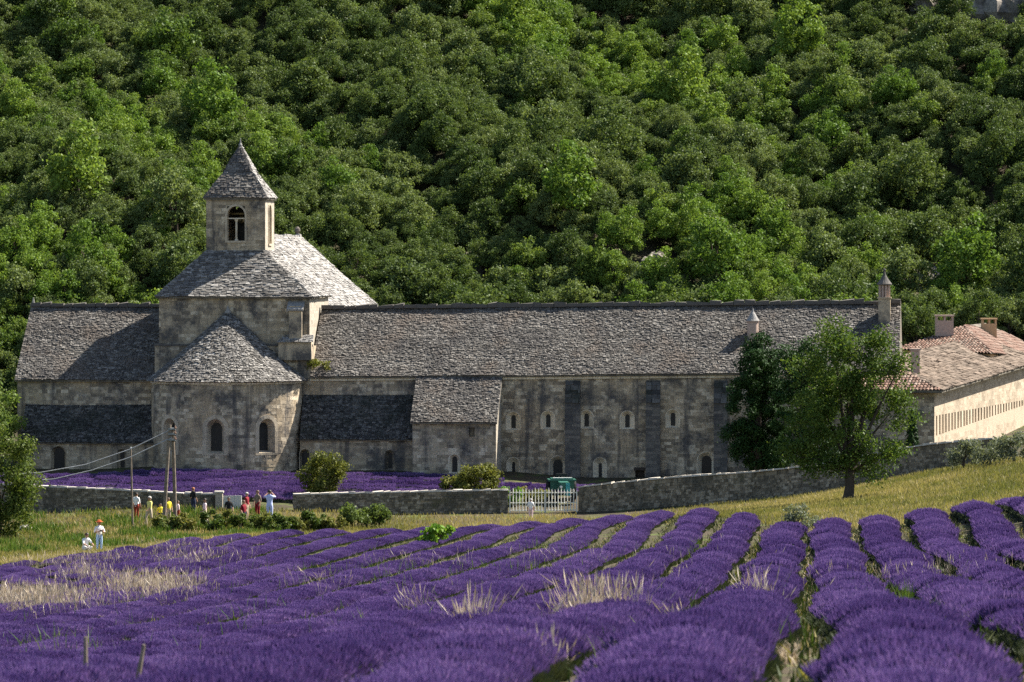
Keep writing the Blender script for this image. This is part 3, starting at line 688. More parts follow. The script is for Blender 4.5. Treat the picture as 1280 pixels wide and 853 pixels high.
masonry('stone_blocks', FRONT, DX0, DX1, -.9, max(ZE_D, ZE_D1), dw, holes=holes, seed=60, top=lambda s: etop(s) - .02)
masonry('stone_blocks', planar((DX1, 0, 0), (0, 1, 0), (1, 0, 0)), 0, 10.6, 0, ZR_D1, dw, mat=ASHLAR_LIT, seed=61, top=lambda s: ZE_D1 + (ZR_D1 - ZE_D1) * (1 - abs(s - 5.3) / 5.3) - .15)
mb = MB(); gable_roof(mb, DX0, DX1 + .12, -.3, 5.3, 10.9, ZE_D, ZR_D, .13, ZE_D1 - ZE_D, ZR_D1 - ZR_D)
dr = put('main_roof', mb.mesh('main_roof'), MORTAR, dorm)
slab_face('roof_slabs', [(DX0, -.3, ZE_D), (DX1 + .12, -.3, ZE_D1), (DX1 + .12, 5.3, ZR_D1), (DX0, 5.3, ZR_D)], dr, seed=62)
slab_face('roof_slabs', [(DX1 + .12, 10.9, ZE_D1), (DX0, 10.9, ZE_D), (DX0, 5.3, ZR_D), (DX1 + .12, 5.3, ZR_D1)], dr, seed=63, course=.3, wmax=.8)
slab_row('ridge_stone', (DX0, 5.3, ZR_D), (DX1 + .12, 5.3, ZR_D1), dorm, LAUZE, .8, .55, .26, .03, 64)
cm = MB(); k = 62
for i in range(k):
    a, b = DX0 + (DX1 - DX0) * i / k, DX0 + (DX1 - DX0) * (i + 1) / k - .02
    cm.box((a, -.14, etop(a) - .3), (b, -.03, etop(a) - .15))
put('cornice', cm.mesh('cornice'), DRESSED, dorm)
for px0, px1 in ((706, 725), (807, 825), (892, 909)):
    a, b = L(px0, 520, -.5).x, L(px1, 520, -.5).x; zt, zc = L(px0, 477, -.05).z, L(px0, 503, -.5).z
    mb = MB(); mb.face([(a, -.5, -1.2), (b, -.5, -1.2), (b, -.5, zc), (a, -.5, zc)]); mb.face([(a, -.5, zc), (b, -.5, zc), (b, -.04, zt), (a, -.04, zt)])
    mb.face([(a, 0, -1.2), (a, -.5, -1.2), (a, -.5, zc), (a, -.04, zt), (a, 0, zt)]); mb.face([(b, -.5, -1.2), (b, 0, -1.2), (b, 0, zt), (b, -.04, zt), (b, -.5, zc)])
    o = put('buttress', mb.mesh('buttress'), ASHLAR_DARK, dorm)
    masonry('stone_blocks', planar((0, -.5, 0), (1, 0, 0), (0, -1, 0)), a, b, -.9, zc - .02, o, mat=ASHLAR_DARK, seed=int(px0), bw=.5)
    slab_face('cap_slabs', mat=LAUZE_SHADE, quad=[(a, -.52, zc), (b, -.52, zc), (b, -.05, zt), (a, -.05, zt)], parent=o, seed=int(px0) + 1, course=.3, wmin=.3, wmax=.6, thick=.05)
lean_to(376, 516, 495, 549, 1.6, dorm, 70, [(487, 588, 0.34, 1.35, 0.13, 1.0, None), (381, 588, .32, 1.4, .24, 1.2, None)])
# annex standing forward of the wing
a, b = L(515.5, 560, -3.4).x, L(620, 560, -3.4).x
ze, zt = L(568, 528, -3.65).z, L(570, 472, -.3).z
PX = planar((0, -3.4, 0), (1, 0, 0), (0, -1, 0)); mb = MB()
q = L(568, 592, -3.4); h1 = arch_window(PX, q.x, q.z, .36, 1.25, dorm, .17, 1.0, .25, .05, sill=False)
q = L(590, 546, -3.4); h2 = (q.x - .18, q.x + .18, q.z, q.z + .6)
nm = MB(); nm.box((h2[0], -3.1, h2[2]), (h2[1], -3.05, h2[3])); put('niche', nm.mesh('niche'), ASHLAR, dorm)
backing(mb, PX, a, b, -1, ze, [h1, h2])
mb.face([(b, -3.4, -1), (b, 0, -1), (b, 0, zt - .1), (b, -3.4, ze)]); mb.face([(a, 0, -1), (a, -3.4, -1), (a, -3.4, ze), (a, 0, zt - .1)])
aw = put('annex_wall', mb.mesh('annex_wall'), ASHLAR, dorm)
masonry('stone_blocks', PX, a, b, -.8, ze - .02, aw, holes=[h1, h2], seed=75)
masonry('stone_blocks', planar((b, 0, 0), (0, 1, 0), (1, 0, 0)), -3.4, 0, -.8, zt, aw, mat=ASHLAR_LIT, seed=76, top=lambda s: ze + (zt - ze) * (s + 3.4) / 3.4 - .12)
e0, e1, t1, t0 = (a - .12, -3.65, ze), (b + .1, -3.65, ze), (b + .1, -.28, zt), (a - .12, -.28, zt)
mb = MB(); mb.face([e0, e1, t1, t0]); mb.face([dn(e0), dn(e1), e1, e0]); mb.face([e1, dn(e1), dn(t1), t1]); mb.face([dn(e0), e0, t0, dn(t0)]); mb.face([dn(t0), dn(t1), dn(e1), dn(e0)])
ar = put('annex_roof', mb.mesh('annex_roof'), MORTAR, dorm)
slab_face('roof_slabs', [e0, e1, t1, t0], ar, seed=77)
# stone chimneys of the wing
def roof_z(x, y): t = (y + .3) / 5.6; u = (x - DX0) / (DX1 - DX0); return (ZE_D + (ZE_D1 - ZE_D) * u) * (1 - t) + (ZR_D + (ZR_D1 - ZR_D) * u) * t
q = L(941, 419, 2.7); z0 = roof_z(q.x, 2.7)
mb = MB(); mb.lathe([(.37, -.4), (.37, .9), (.42, .92), (.42, 1.0)], (q.x, 2.7, z0), 14); c1 = put('round_chimney', mb.mesh('round_chimney'), RENDER_PINK, dorm)
mb = MB(); mb.lathe([(.46, 0), (.38, .1), (.2, .42), (.08, .6), (.03, .85)], (q.x, 2.7, z0 + 1.01), 14); put('cap', mb.mesh('cap'), LAUZE_PALE, c1)
q = L(1105.5, 400, 4.0); z0 = roof_z(q.x, 4.0)
mb = MB(); mb.box((q.x - .4, 3.6, z0 - .7), (q.x + .4, 4.4, z0 + 1.35)); mb.box((q.x - .46, 3.54, z0 + 1.35), (q.x + .46, 4.46, z0 + 1.45)); c2 = put('tall_chimney', mb.mesh('tall_chimney'), ASHLAR, dorm)
mb = MB()
for i in range(10):
    t = 2 * math.pi * i / 10; mb.tube([(q.x + .33 * math.cos(t), 4 + .33 * math.sin(t), z0 + 1.45), (q.x + .33 * math.cos(t), 4 + .33 * math.sin(t), z0 + 2.25)], .07, 6)
mb.lathe([(.2, 1.45), (.2, 2.25)], (q.x, 4, z0), 10); put('colonnette_drum', mb.mesh('colonnette_drum'), RENDER_PINK, c2)
mb = MB(); mb.lathe([(.48, 2.25), (.5, 2.33), (.28, 2.62), (.12, 2.9), (.05, 3.15), (.09, 3.25), (.02, 3.4)], (q.x, 4, z0), 14); put('cap', mb.mesh('cap'), LAUZE, c2)
rebase(dorm, ((DX0 + DX1) / 2, 0, 0))

# ------------------------------------------------------------------ tiled farm buildings on the right
def tiles_face(name, quad, parent, seed=1, pitch=0.24, length=0.42):
    """barrel tiles in columns down the slope"""
    g = np.random.default_rng(seed); e0, e1, t1, t0 = quad
    S, vm, ux = slope(e0, e1, t0); a1, b1, b0 = ux(t0), ux(t1), ux(e1); V = []; F = []
    u = min(0, a1) + pitch / 2
    k = 5; ang = np.linspace(0, math.pi, k)
    while u < max(b0, b1):
        v = -0.05
        while v < vm:
            vm_ = v + length * .5; lo_, hi_ = a1 * vm_ / vm, b0 + (b1 - b0) * vm_ / vm
            if lo_ <= u <= hi_:
                b = len(V); j = g.uniform(-.015, .015); rr_ = pitch * .42
                for vv, r2, of in ((v, rr_ * 1.08, .035), (min(v + length * 1.1, vm), rr_ * .9, .0)):
                    for t in ang: V.append(S(u + j - r2 * math.cos(t), vv, of + r2 * .8 * math.sin(t)))
                for i in range(k - 1): F.append((b + i, b + i + 1, b + k + i + 1, b + k + i))
                V.append(S(u + j, v, .0)); 
            v += length * g.uniform(.95, 1.05)
        u += pitch
    return put(name, mesh_np(name, np.array(V), np.array(F)), TERRACOTTA, parent, kind='stuff')

barn = empty('stone_barn', (0, 0, 0)); tag(barn, 'stone barn with slab roof and sunlit wall of narrow slits behind the tree', 'barn')
c0 = W(1168, 487, 312); th = math.radians(16); ad = Vector((math.sin(th), math.cos(th), 0)); ld = Vector((-math.cos(th), math.sin(th), 0))
C0 = Vector((c0.x, c0.y, 0)); zeb = c0.z; LB = 38.0; WB = 8.5; RISE = 1.1
barn.location = C0
def bp(a, b, z): v = ad * a + ld * b; return (v.x, v.y, z)
PBR = planar((0, 0, 0), tuple(ad), tuple(-ld)); PBF = planar((0, 0, 0), tuple(-ld), tuple(-ad))
zs0 = W(1172, 546, 312).z; zs1 = W(1172, 521, 312).z; NSL = 34; holes = []
etb = lambda s: zeb + RISE * s / LB
for i in range(NSL):
    s = .55 + i * 1.07; rz_ = RISE * s / LB; holes.append((s, s + .45, zs0 + rz_, zs1 + rz_))
mb = MB()
# wall built of a lower band, piers between the slits and an upper band so that the slits are open
mb.face([PBR(0, -1, 0.), PBR(LB, -1, 0.), PBR(LB, zs0 + RISE, 0.), PBR(0, zs0, 0.)]); mb.face([PBR(0, zs1, 0.), PBR(LB, zs1 + RISE, 0.), PBR(LB, zeb + RISE, 0.), PBR(0, zeb, 0.)])
ed = [0] + [x for h in holes for x in (h[0], h[1])] + [LB]
for a, b in zip(ed[::2], ed[1::2]):
    r0, r1 = RISE * a / LB, RISE * b / LB
    mb.face([PBR(a, zs0 + r0, 0.), PBR(b, zs0 + r1, 0.), PBR(b, zs1 + r1, 0.), PBR(a, zs1 + r0, 0.)])
    for s_, rz_ in ((a, r0), (b, r1)): mb.face([PBR(s_, zs0 + rz_, 0.), PBR(s_, zs0 + rz_, -.4), PBR(s_, zs1 + rz_, -.4), PBR(s_, zs1 + rz_, 0.)])
mb.face([PBR(0, zs0, 0.), PBR(LB, zs0 + RISE, 0.), PBR(LB, zs0 + RISE, -.4), PBR(0, zs0, -.4)]); mb.face([PBR(0, zs1, -.4), PBR(LB, zs1 + RISE, -.4), PBR(LB, zs1 + RISE, 0.), PBR(0, zs1, 0.)])
mb.face([bp(0, 0, -1), bp(0, 0, zeb), bp(0, WB, zeb), bp(0, WB, -1)]); mb.face([bp(0, WB, -1), bp(0, WB, zeb), bp(LB, WB, zeb + RISE), bp(LB, WB, -1)]); mb.face([bp(LB, WB, -1), bp(LB, WB, zeb + RISE), bp(LB, 0, zeb + RISE), bp(LB, 0, -1)])
bw_ = put('barn_wall', mb.mesh('barn_wall'), BARN, barn)
masonry('stone_blocks', PBR, 0, LB, -.5, zs0 - .05, bw_, mat=BARN, seed=80, ch=.24, bw=.5, proud=.02)
masonry('stone_blocks', PBR, 0, LB, zs1 + .05, zeb + RISE, bw_, mat=BARN, seed=81, ch=.24, bw=.5, proud=.02, top=lambda s: etb(s) - .03)
masonry('stone_blocks', PBF, -WB, 0, -.5, zeb - .03, bw_, seed=82)
ib = MB(); ib.face([PBR(0, zs0 - .3, -.6), PBR(LB, zs0 - .3 + RISE, -.6), PBR(LB, zs1 + .3 + RISE, -.6), PBR(0, zs1 + .3, -.6)]); put('slit_backing', ib.mesh('slit_backing'), WOOD_DARK, barn)  # single dark sheet behind all the open slits
ov = .62; zp = 1.8
e0, e1 = bp(-ov, -ov, zeb - .05), bp(LB, -ov, zeb - .05 + RISE); h0, h1 = bp(WB / 2, WB / 2, zeb + zp), bp(LB, WB / 2, zeb + zp + RISE); f0, f1 = bp(-ov, WB + ov, zeb - .05), bp(LB, WB + ov, zeb - .05 + RISE)
lo_ = lambda q: (q[0], q[1], q[2] - .16)
mb = MB(); mb.face([lo_(e0), lo_(e1), lo_(h1), lo_(h0)]); mb.face([lo_(f0), lo_(e0), lo_(h0)]); mb.face([f1, f0, lo_(h0), lo_(h1)]); mb.face([e1, f1, h1])
for a, b in ((e0, e1), (f0, e0), (f1, f0)): mb.face([dn(a, .14), dn(b, .14), b, a])
mb.face([dn(e0, .14), dn(f0, .14), dn(f1, .14), dn(e1, .14)])
br = put('barn_roof', mb.mesh('barn_roof'), MORTAR, barn)
slab_face('roof_slabs', [e0, e1, h1, h0], br, mat=LAUZE_WARM, seed=83, course=.3, wmin=.3, wmax=.7, thick=.05)
tiles_face('roof_tiles', [f0, e0, h0, h0], br, 84)
q = W(1144, 462, 316); mb = MB(); s_ = q - C0
mb.box((s_.x - .27, s_.y - .3, s_.z - .8), (s_.x + .27, s_.y + .3, s_.z + 1.25)); mb.box((s_.x - .33, s_.y - .36, s_.z + 1.25), (s_.x + .33, s_.y + .36, s_.z + 1.38)); o = put('chimney', mb.mesh('chimney'), RENDER_PINK, barn)

house = empty('tiled_house', (0, 0, 0)); tag(house, 'ochre house with terracotta tiled hip roof and two chimneys beyond the barn', 'house')
hb = W(1205, 440, 345); HB = Vector((hb.x, hb.y, 0)); house.location = HB
def hp(px, py, d): return tuple(W(px, py, d) - HB)
A0, A1, AP, AQ = hp(1118, 437, 340), hp(1240, 442, 338), hp(1205, 407, 346), hp(1232, 404, 362)
B1 = hp(1330, 452, 372)
mb = MB(); bl = hp(1118, 437, 366)
mb.face([A0, A1, AP]); mb.face([A1, B1, AQ, AP]); mb.face([bl, A0, AP, AQ]); mb.face([B1, bl, AQ])
hr = put('hip_roof', mb.mesh('hip_roof'), MORTAR, house)
tiles_face('roof_tiles', [A0, A1, AP, AP], hr, 90, pitch=.23); tiles_face('roof_tiles', [A1, B1, AQ, AP], hr, 91, pitch=.23)
mb = MB(); sh_ = lambda q, k: (q[0] * k, q[1] * k, q[2] - .05)
gq = [A0, A1, B1, bl]; gq = [(x * .96, y * .96 + .2, z - .06) for x, y, z in gq]
for i in range(4):
    j = (i + 1) % 4; a, b = gq[i], gq[j]; mb.face([(a[0], a[1], -1), (b[0], b[1], -1), b, a])
put('house_wall', mb.mesh('house_wall'), RENDER_OCHRE, house)
for (pa, pb, pt, pbm, d, mt) in ((1170, 1192, 394, 416, 343, RENDER_PINK), (1227.5, 1246, 398, 424, 352, RENDER_OCHRE)):
    x0, x1 = hp(pa, 400, d)[0], hp(pb, 400, d)[0]; z0, z1 = hp(pa, pbm, d)[2], hp(pa, pt, d)[2]; y0 = d - HB.y
    mb = MB(); mb.box((x0, y0, z0 - 1.2), (x1, y0 + .8, z1 - .4)); 
    for t in (0, .5, 1): xx = x0 + (x1 - x0 - .14) * t; mb.box((xx, y0 + .02, z1 - .4), (xx + .14, y0 + .78, z1 - .1))
    mb.box((x0 - .06, y0 - .06, z1 - .1), (x1 + .06, y0 + .86, z1)); put('chimney', mb.mesh('chimney'), mt, house)

# ------------------------------------------------------------------ boundary walls
def boundary_wall(label, pts, seed, pier=None):
    """pts: (px, top py, depth) along the wall; base follows the ground"""
    tops = [W(*p) for p in pts]; base = tops[len(tops) // 2]
    B = Vector((base.x, base.y, T(base.x, base.y)))
    ln = [0.0]
    for a, b in zip(tops, tops[1:]): ln.append(ln[-1] + math.hypot(b.x - a.x, b.y - a.y))
    tx = np.array([t.x for t in tops]); ty = np.array([t.y for t in tops]); tz = np.array([t.z for t in tops]); ln = np.array(ln)
    sg = np.linspace(0, ln[-1], 80); gb = terr(np.interp(sg, ln, tx), np.interp(sg, ln, ty)) - .35
    HH = 1.7
    def P(s, z, off):
        s, z, off = np.broadcast_arrays(np.asarray(s, float), np.asarray(z, float), np.asarray(off, float))
        x, y, zt, zb = np.interp(s, ln, tx), np.interp(s, ln, ty), np.interp(s, ln, tz), np.interp(s, sg, gb)
        return np.stack([x - B.x, y - off - B.y, zb + (zt - zb) * z / HH - B.z], -1)
    root = empty('stone_wall', B); tag(root, label, 'wall')
    k = max(6, int(ln[-1] / .5)); mb = MB(); S = [ln[-1] * i / k for i in range(k + 1)]
    for off in (0.0, -.5): mb.grid([[P(s, z, off) for s in S] for z in (0, HH * .97)])
    mb.grid([[P(s, HH * .97, off) for s in S] for off in (0.0, -.5)])
    for s in (0, ln[-1]): mb.face([P(s, 0, 0.), P(s, HH * .97, 0.), P(s, HH * .97, -.5), P(s, 0, -.5)])
    w = put('wall_core', mb.mesh('wall_core'), RUBBLE, root)
    masonry('rubble_stones', P, 0, ln[-1], 0.0, HH * .96, root, mat=RUBBLE, ch=.13, bw=.21, proud=.06, seed=seed)
    n_ = max(1, int(ln[-1] / 2.2))
    for i in range(n_):
        a, b = ln[-1] * i / n_, ln[-1] * (i + 1) / n_
        slab_row('coping_stone', P(a, HH * .965, -.22), P(b, HH * .965, -.22), root, COPING, .55, .58, .1, 0.0, seed * 50 + i)
    return root
boundary_wall('low rubble wall left of the opening, below the yard lavender', [(-40, 604, 301), (20, 606, 301), (57, 607.5, 300.5), (150, 612.5, 300), (240, 617.5, 299), (277, 618, 299)], 101)
boundary_wall('low rubble wall between the opening and the pale metal gate', [(366, 618, 299), (500, 615, 300), (635, 612, 301)], 102)
boundary_wall('rubble wall climbing from the gate past the broadleaf tree', [(723, 609, 301), (770, 603, 300), (830, 597, 299), (950, 589, 296), (1040, 579, 292), (1100, 566, 289), (1150, 556, 287), (1245, 548, 283)], 103)
# square pier closing the left wall, and the whitewashed boarded leaf beside it
q = W(274, 614, 298.6); g0 = T(q.x, q.y)
pr = empty('gate_pier', (q.x, q.y, g0)); tag(pr, 'square stone pier at the end of the left rubble wall', 'pier')
mb = MB(); mb.box((-.22, -.3, -.3), (.22, .3, q.z - g0 - .1)); put('shaft', mb.mesh('shaft'), ASHLAR_LIT, pr)
mb = MB(); mb.box((-.28, -.36, q.z - g0 - .1), (.28, .36, q.z - g0)); put('cap', mb.mesh('cap'), COPING, pr)
q = W(279, 620, 298.4); g0 = T(q.x, q.y)
wg = empty('boarded_gate', (q.x, q.y, g0), math.radians(-38)); tag(wg, 'whitewashed boarded gate leaf standing open beside the stone pier', 'gate')
hgt = q.z - g0
for i in range(8):
    mb = MB(); mb.box((i * .19, -.02, .08), (i * .19 + .18, .02, hgt + .01 * i)); put('board', mb.mesh('board'), WHITE_WOOD, wg)
for z_ in (.3, hgt - .25):
    mb = MB(); mb.box((0, .022, z_ - .05), (1.5, .06, z_ + .05)); put('rail', mb.mesh('rail'), WHITE_WOOD, wg)

# ------------------------------------------------------------------ pale metal gate, two leaves
for lab, pxa, pxb in (('left leaf of the pale metal bar gate in the stone wall', 637.5, 681), ('right leaf of the pale metal bar gate, tractor behind it', 682, 721)):
    p0, p1 = W(pxa, 612, 301), W(pxb, 612, 301); g0 = min(T(p0.x, p0.y), T(p1.x, p1.y))
    gt = empty('metal_gate', (p0.x, p0.y, g0)); tag(gt, lab, 'gate', 'leaves of the metal gate')
    wd = p1.x - p0.x; ht = p0.z - g0
    k = 11 if pxa < 650 else 10; bar = None
    mb = MB(); mb.tube([(0, 0, .08), (0, 0, ht - .1), (0, 0, ht + .05)], [.032, .032, .006], 5); bm_ = mb.mesh('bar')
    for i in range(1, k): put('bar', bm_, WHITE_METAL, gt, (wd * i / k, 0, .06 * math.sin(i * 1.7)))
    for z_ in (.15, .62, ht - .2):
        mb = MB(); mb.box((0, .024, z_ - .03), (wd, .06, z_ + .03)); put('rail', mb.mesh('rail'), WHITE_METAL, gt)
    for x_ in (0, wd):
        mb = MB(); mb.box((x_ - .035, -.035, 0), (x_ + .035, .035, ht - .05)); put('stile', mb.mesh('stile'), WHITE_METAL, gt)

# ------------------------------------------------------------------ green tractor behind the gate
GREEN = plain_mat('green_paint', (0.03, 0.12, 0.085), 0.45, 0, .2); TYRE = plain_mat('tyre_rubber', (.02, .02, .02), .9); CREAM = plain_mat('cream_paint', (.7, .7, .66), .5)
TEAL = plain_mat('teal_paint', (.04, .27, .28), .45)
m, n, l, p = base_mat('green_tinted_glass'); p.inputs['Base Color'].default_value = (.1, .4, .25, 1); p.inputs['Roughness'].default_value = .15; p.inputs['Alpha'].default_value = .75
GLASS = m
q = W(703, 645, 306); q.z = T(q.x, q.y)
tr_ = empty('tractor', q, math.radians(4)); tag(tr_, 'green cab tractor with pale roof hatch parked behind the metal gate', 'tractor')
zt = W(703, 599, 306).z - q.z
mb = MB(); mb.box((-.3, -1.9, .75), (.3, -.1, 1.3)); mb.box((-.26, -1.96, .8), (.26, -1.9, 1.22)); put('bonnet', mb.mesh('bonnet'), GREEN, tr_)
mb = MB(); mb.box((-.75, -.05, .7), (.75, 1.3, 1.35)); put('cab_base', mb.mesh('cab_base'), GREEN, tr_)
for x_ in (-.78, .78):
    for y_ in (0, 1.25):
        mb = MB(); mb.tube([(x_ * .98, y_, 1.3), (x_ * .9, y_, zt - .12)], .045, 6); put('cab_post', mb.mesh('cab_post'), TYRE, tr_)
mb = MB(); mb.box((-.88, -.15, zt - .14), (.88, 1.4, zt - .03)); mb.box((-.7, 0, zt - .03), (.7, 1.25, zt + .04)); put('cab_roof', mb.mesh('cab_roof'), GREEN, tr_)
mb = MB(); mb.box((-.6, .0, zt + .042), (.6, .25, zt + .09)); put('roof_hatch', mb.mesh('roof_hatch'), CREAM, tr_)
for nm_, pts in (('windscreen', [(-.72, .0, 1.38), (.72, .0, 1.38), (.66, .0, zt - .15), (-.66, .0, zt - .15)]), ('rear_window', [(-.72, 1.25, 1.38), (.72, 1.25, 1.38), (.66, 1.25, zt - .15), (-.66, 1.25, zt - .15)]),
                 ('side_window', [(-.76, .05, 1.38), (-.76, 1.2, 1.38), (-.7, 1.2, zt - .15), (-.7, .05, zt - .15)]), ('side_window', [(.76, .05, 1.38), (.76, 1.2, 1.38), (.7, 1.2, zt - .15), (.7, .05, zt - .15)])):
    mb = MB(); mb.face(pts); put(nm_, mb.mesh(nm_), GLASS, tr_)
mb = MB(); mb.box((-.35, .7, 1.0), (.35, .85, 1.75)); put('seat', mb.mesh('seat'), TYRE, tr_)
for x_, y_, r_, w_ in ((-.78, 1.0, .68, .3), (.78, 1.0, .68, .3), (-.55, -1.4, .42, .2), (.55, -1.4, .42, .2)):
    mb = MB(); rows = [[(x_ + dx, y_ + rr2 * math.cos(t), r_ + rr2 * math.sin(t)) for t in (2 * math.pi * j / 20 for j in range(20))] for dx, rr2 in ((-w_ / 2, r_ * .62), (-w_ / 2, r_ * .95), (-w_ * .3, r_), (w_ * .3, r_), (w_ / 2, r_ * .95), (w_ / 2, r_ * .62))]
    mb.grid(rows, 0, True); wh = put('wheel', mb.mesh('wheel'), TYRE, tr_)
    mb = MB(); rows = [[(x_ + dx, y_ + rr2 * math.cos(t), r_ + rr2 * math.sin(t)) for t in (2 * math.pi * j / 20 for j in range(20))] for dx, rr2 in ((-w_ / 3, .02), (-w_ / 3, r_ * .62), (w_ / 3, r_ * .62), (w_ / 3, .02))]
    mb.grid(rows, 0, True); put('rim', mb.mesh('rim'), CREAM, wh)
for x_ in (-.24, .24):
    mb = MB(); rows = [[(x_ + r2 * math.cos(t), -1.97 - dy, 1.02 + r2 * math.sin(t)) for t in (2 * math.pi * j / 12 for j in range(12))] for r2, dy in ((.09, 0), (.08, .02), (.005, .03))]
    mb.grid(rows, 0, True); put('headlight', mb.mesh('headlight'), CREAM, tr_)
mb = MB(); mb.box((.05, -2.05, .45), (.32, -1.98, 1.25)); put('front_panel', mb.mesh('front_panel'), TEAL, tr_)

# ------------------------------------------------------------------ poles and cables
q = G(211, 662)
pole = empty('utility_pole', q); tag(pole, 'twin legged wooden utility pole carrying two cables', 'pole')
tp = W(213, 531, q.y) - q
for base_px, top_px in ((204, 212.5), (219, 216)):
    b_ = W(base_px, 663, q.y) - q; t_ = W(top_px, 531 if base_px < 210 else 538, q.y) - q
    b_.y = -.25 if base_px < 210 else .25; t_.y = -.07 if base_px < 210 else .1
    mb = MB(); mb.tube([b_ - Vector((0, 0, .3)), (b_ + t_) / 2 + Vector((.01, 0, 0)), t_], [.13, .11, .09], 10); put('pole_leg', mb.mesh('pole_leg'), WOOD, pole)
for z_ in (-.25, -.55, -.9):
    mb = MB(); mb.box((tp.x - .12, -.25, tp.z + z_ - .05), (tp.x + .3, .3, tp.z + z_ + .05)); br_ = put('bracket', mb.mesh('bracket'), STEEL, pole)
    mb = MB(); mb.lathe([(.05, -.06), (.08, 0), (.05, .08), (.03, .16)], (tp.x + .3, -.2, tp.z + z_ + .05), 8); put('insulator', mb.mesh('insulator'), TERRACOTTA, br_)
q2 = G(166, 661)
po = empty('steel_post', q2); tag(po, 'thin straight grey post left of the twin legged pole', 'pole')
t_ = W(163.5, 561, q2.y) - q2
mb = MB(); mb.tube([(0, 0, -.3), t_], [.06, .05], 8); put('shaft', mb.mesh('shaft'), WOOD, po)
mb = MB(); mb.lathe([(.06, 0), (.06, .06), (.01, .1)], t_, 8); put('cap', mb.mesh('cap'), STEEL, po)
for lab, pts in (('upper of two grey cables running left from the wooden pole', [(214, 537), (163.5, 561.5), (107, 581), (50, 591), (0, 594), (-70, 592), (-140, 584)]),
                 ('lower of two grey cables running left from the wooden pole', [(215, 547), (163.5, 571.5), (115, 588), (68, 599), (0, 605), (-70, 606), (-140, 600)])):
    mb = MB(); P3 = []
    for i in range(len(pts) - 1):
        for k in range(4):
            t = k / 4; P3.append(((pts[i][0] * (1 - t) + pts[i + 1][0] * t), (pts[i][1] * (1 - t) + pts[i + 1][1] * t)))
    P3 = [W(a, b, q.y - .15 - i * .02) for i, (a, b) in enumerate(P3)]
    mb.tube([p_ for p_ in P3], .028, 6); cb = put('overhead_cable', mb.mesh('overhead_cable', True), CABLE); tag(cb, lab, 'cable', 'overhead cables')

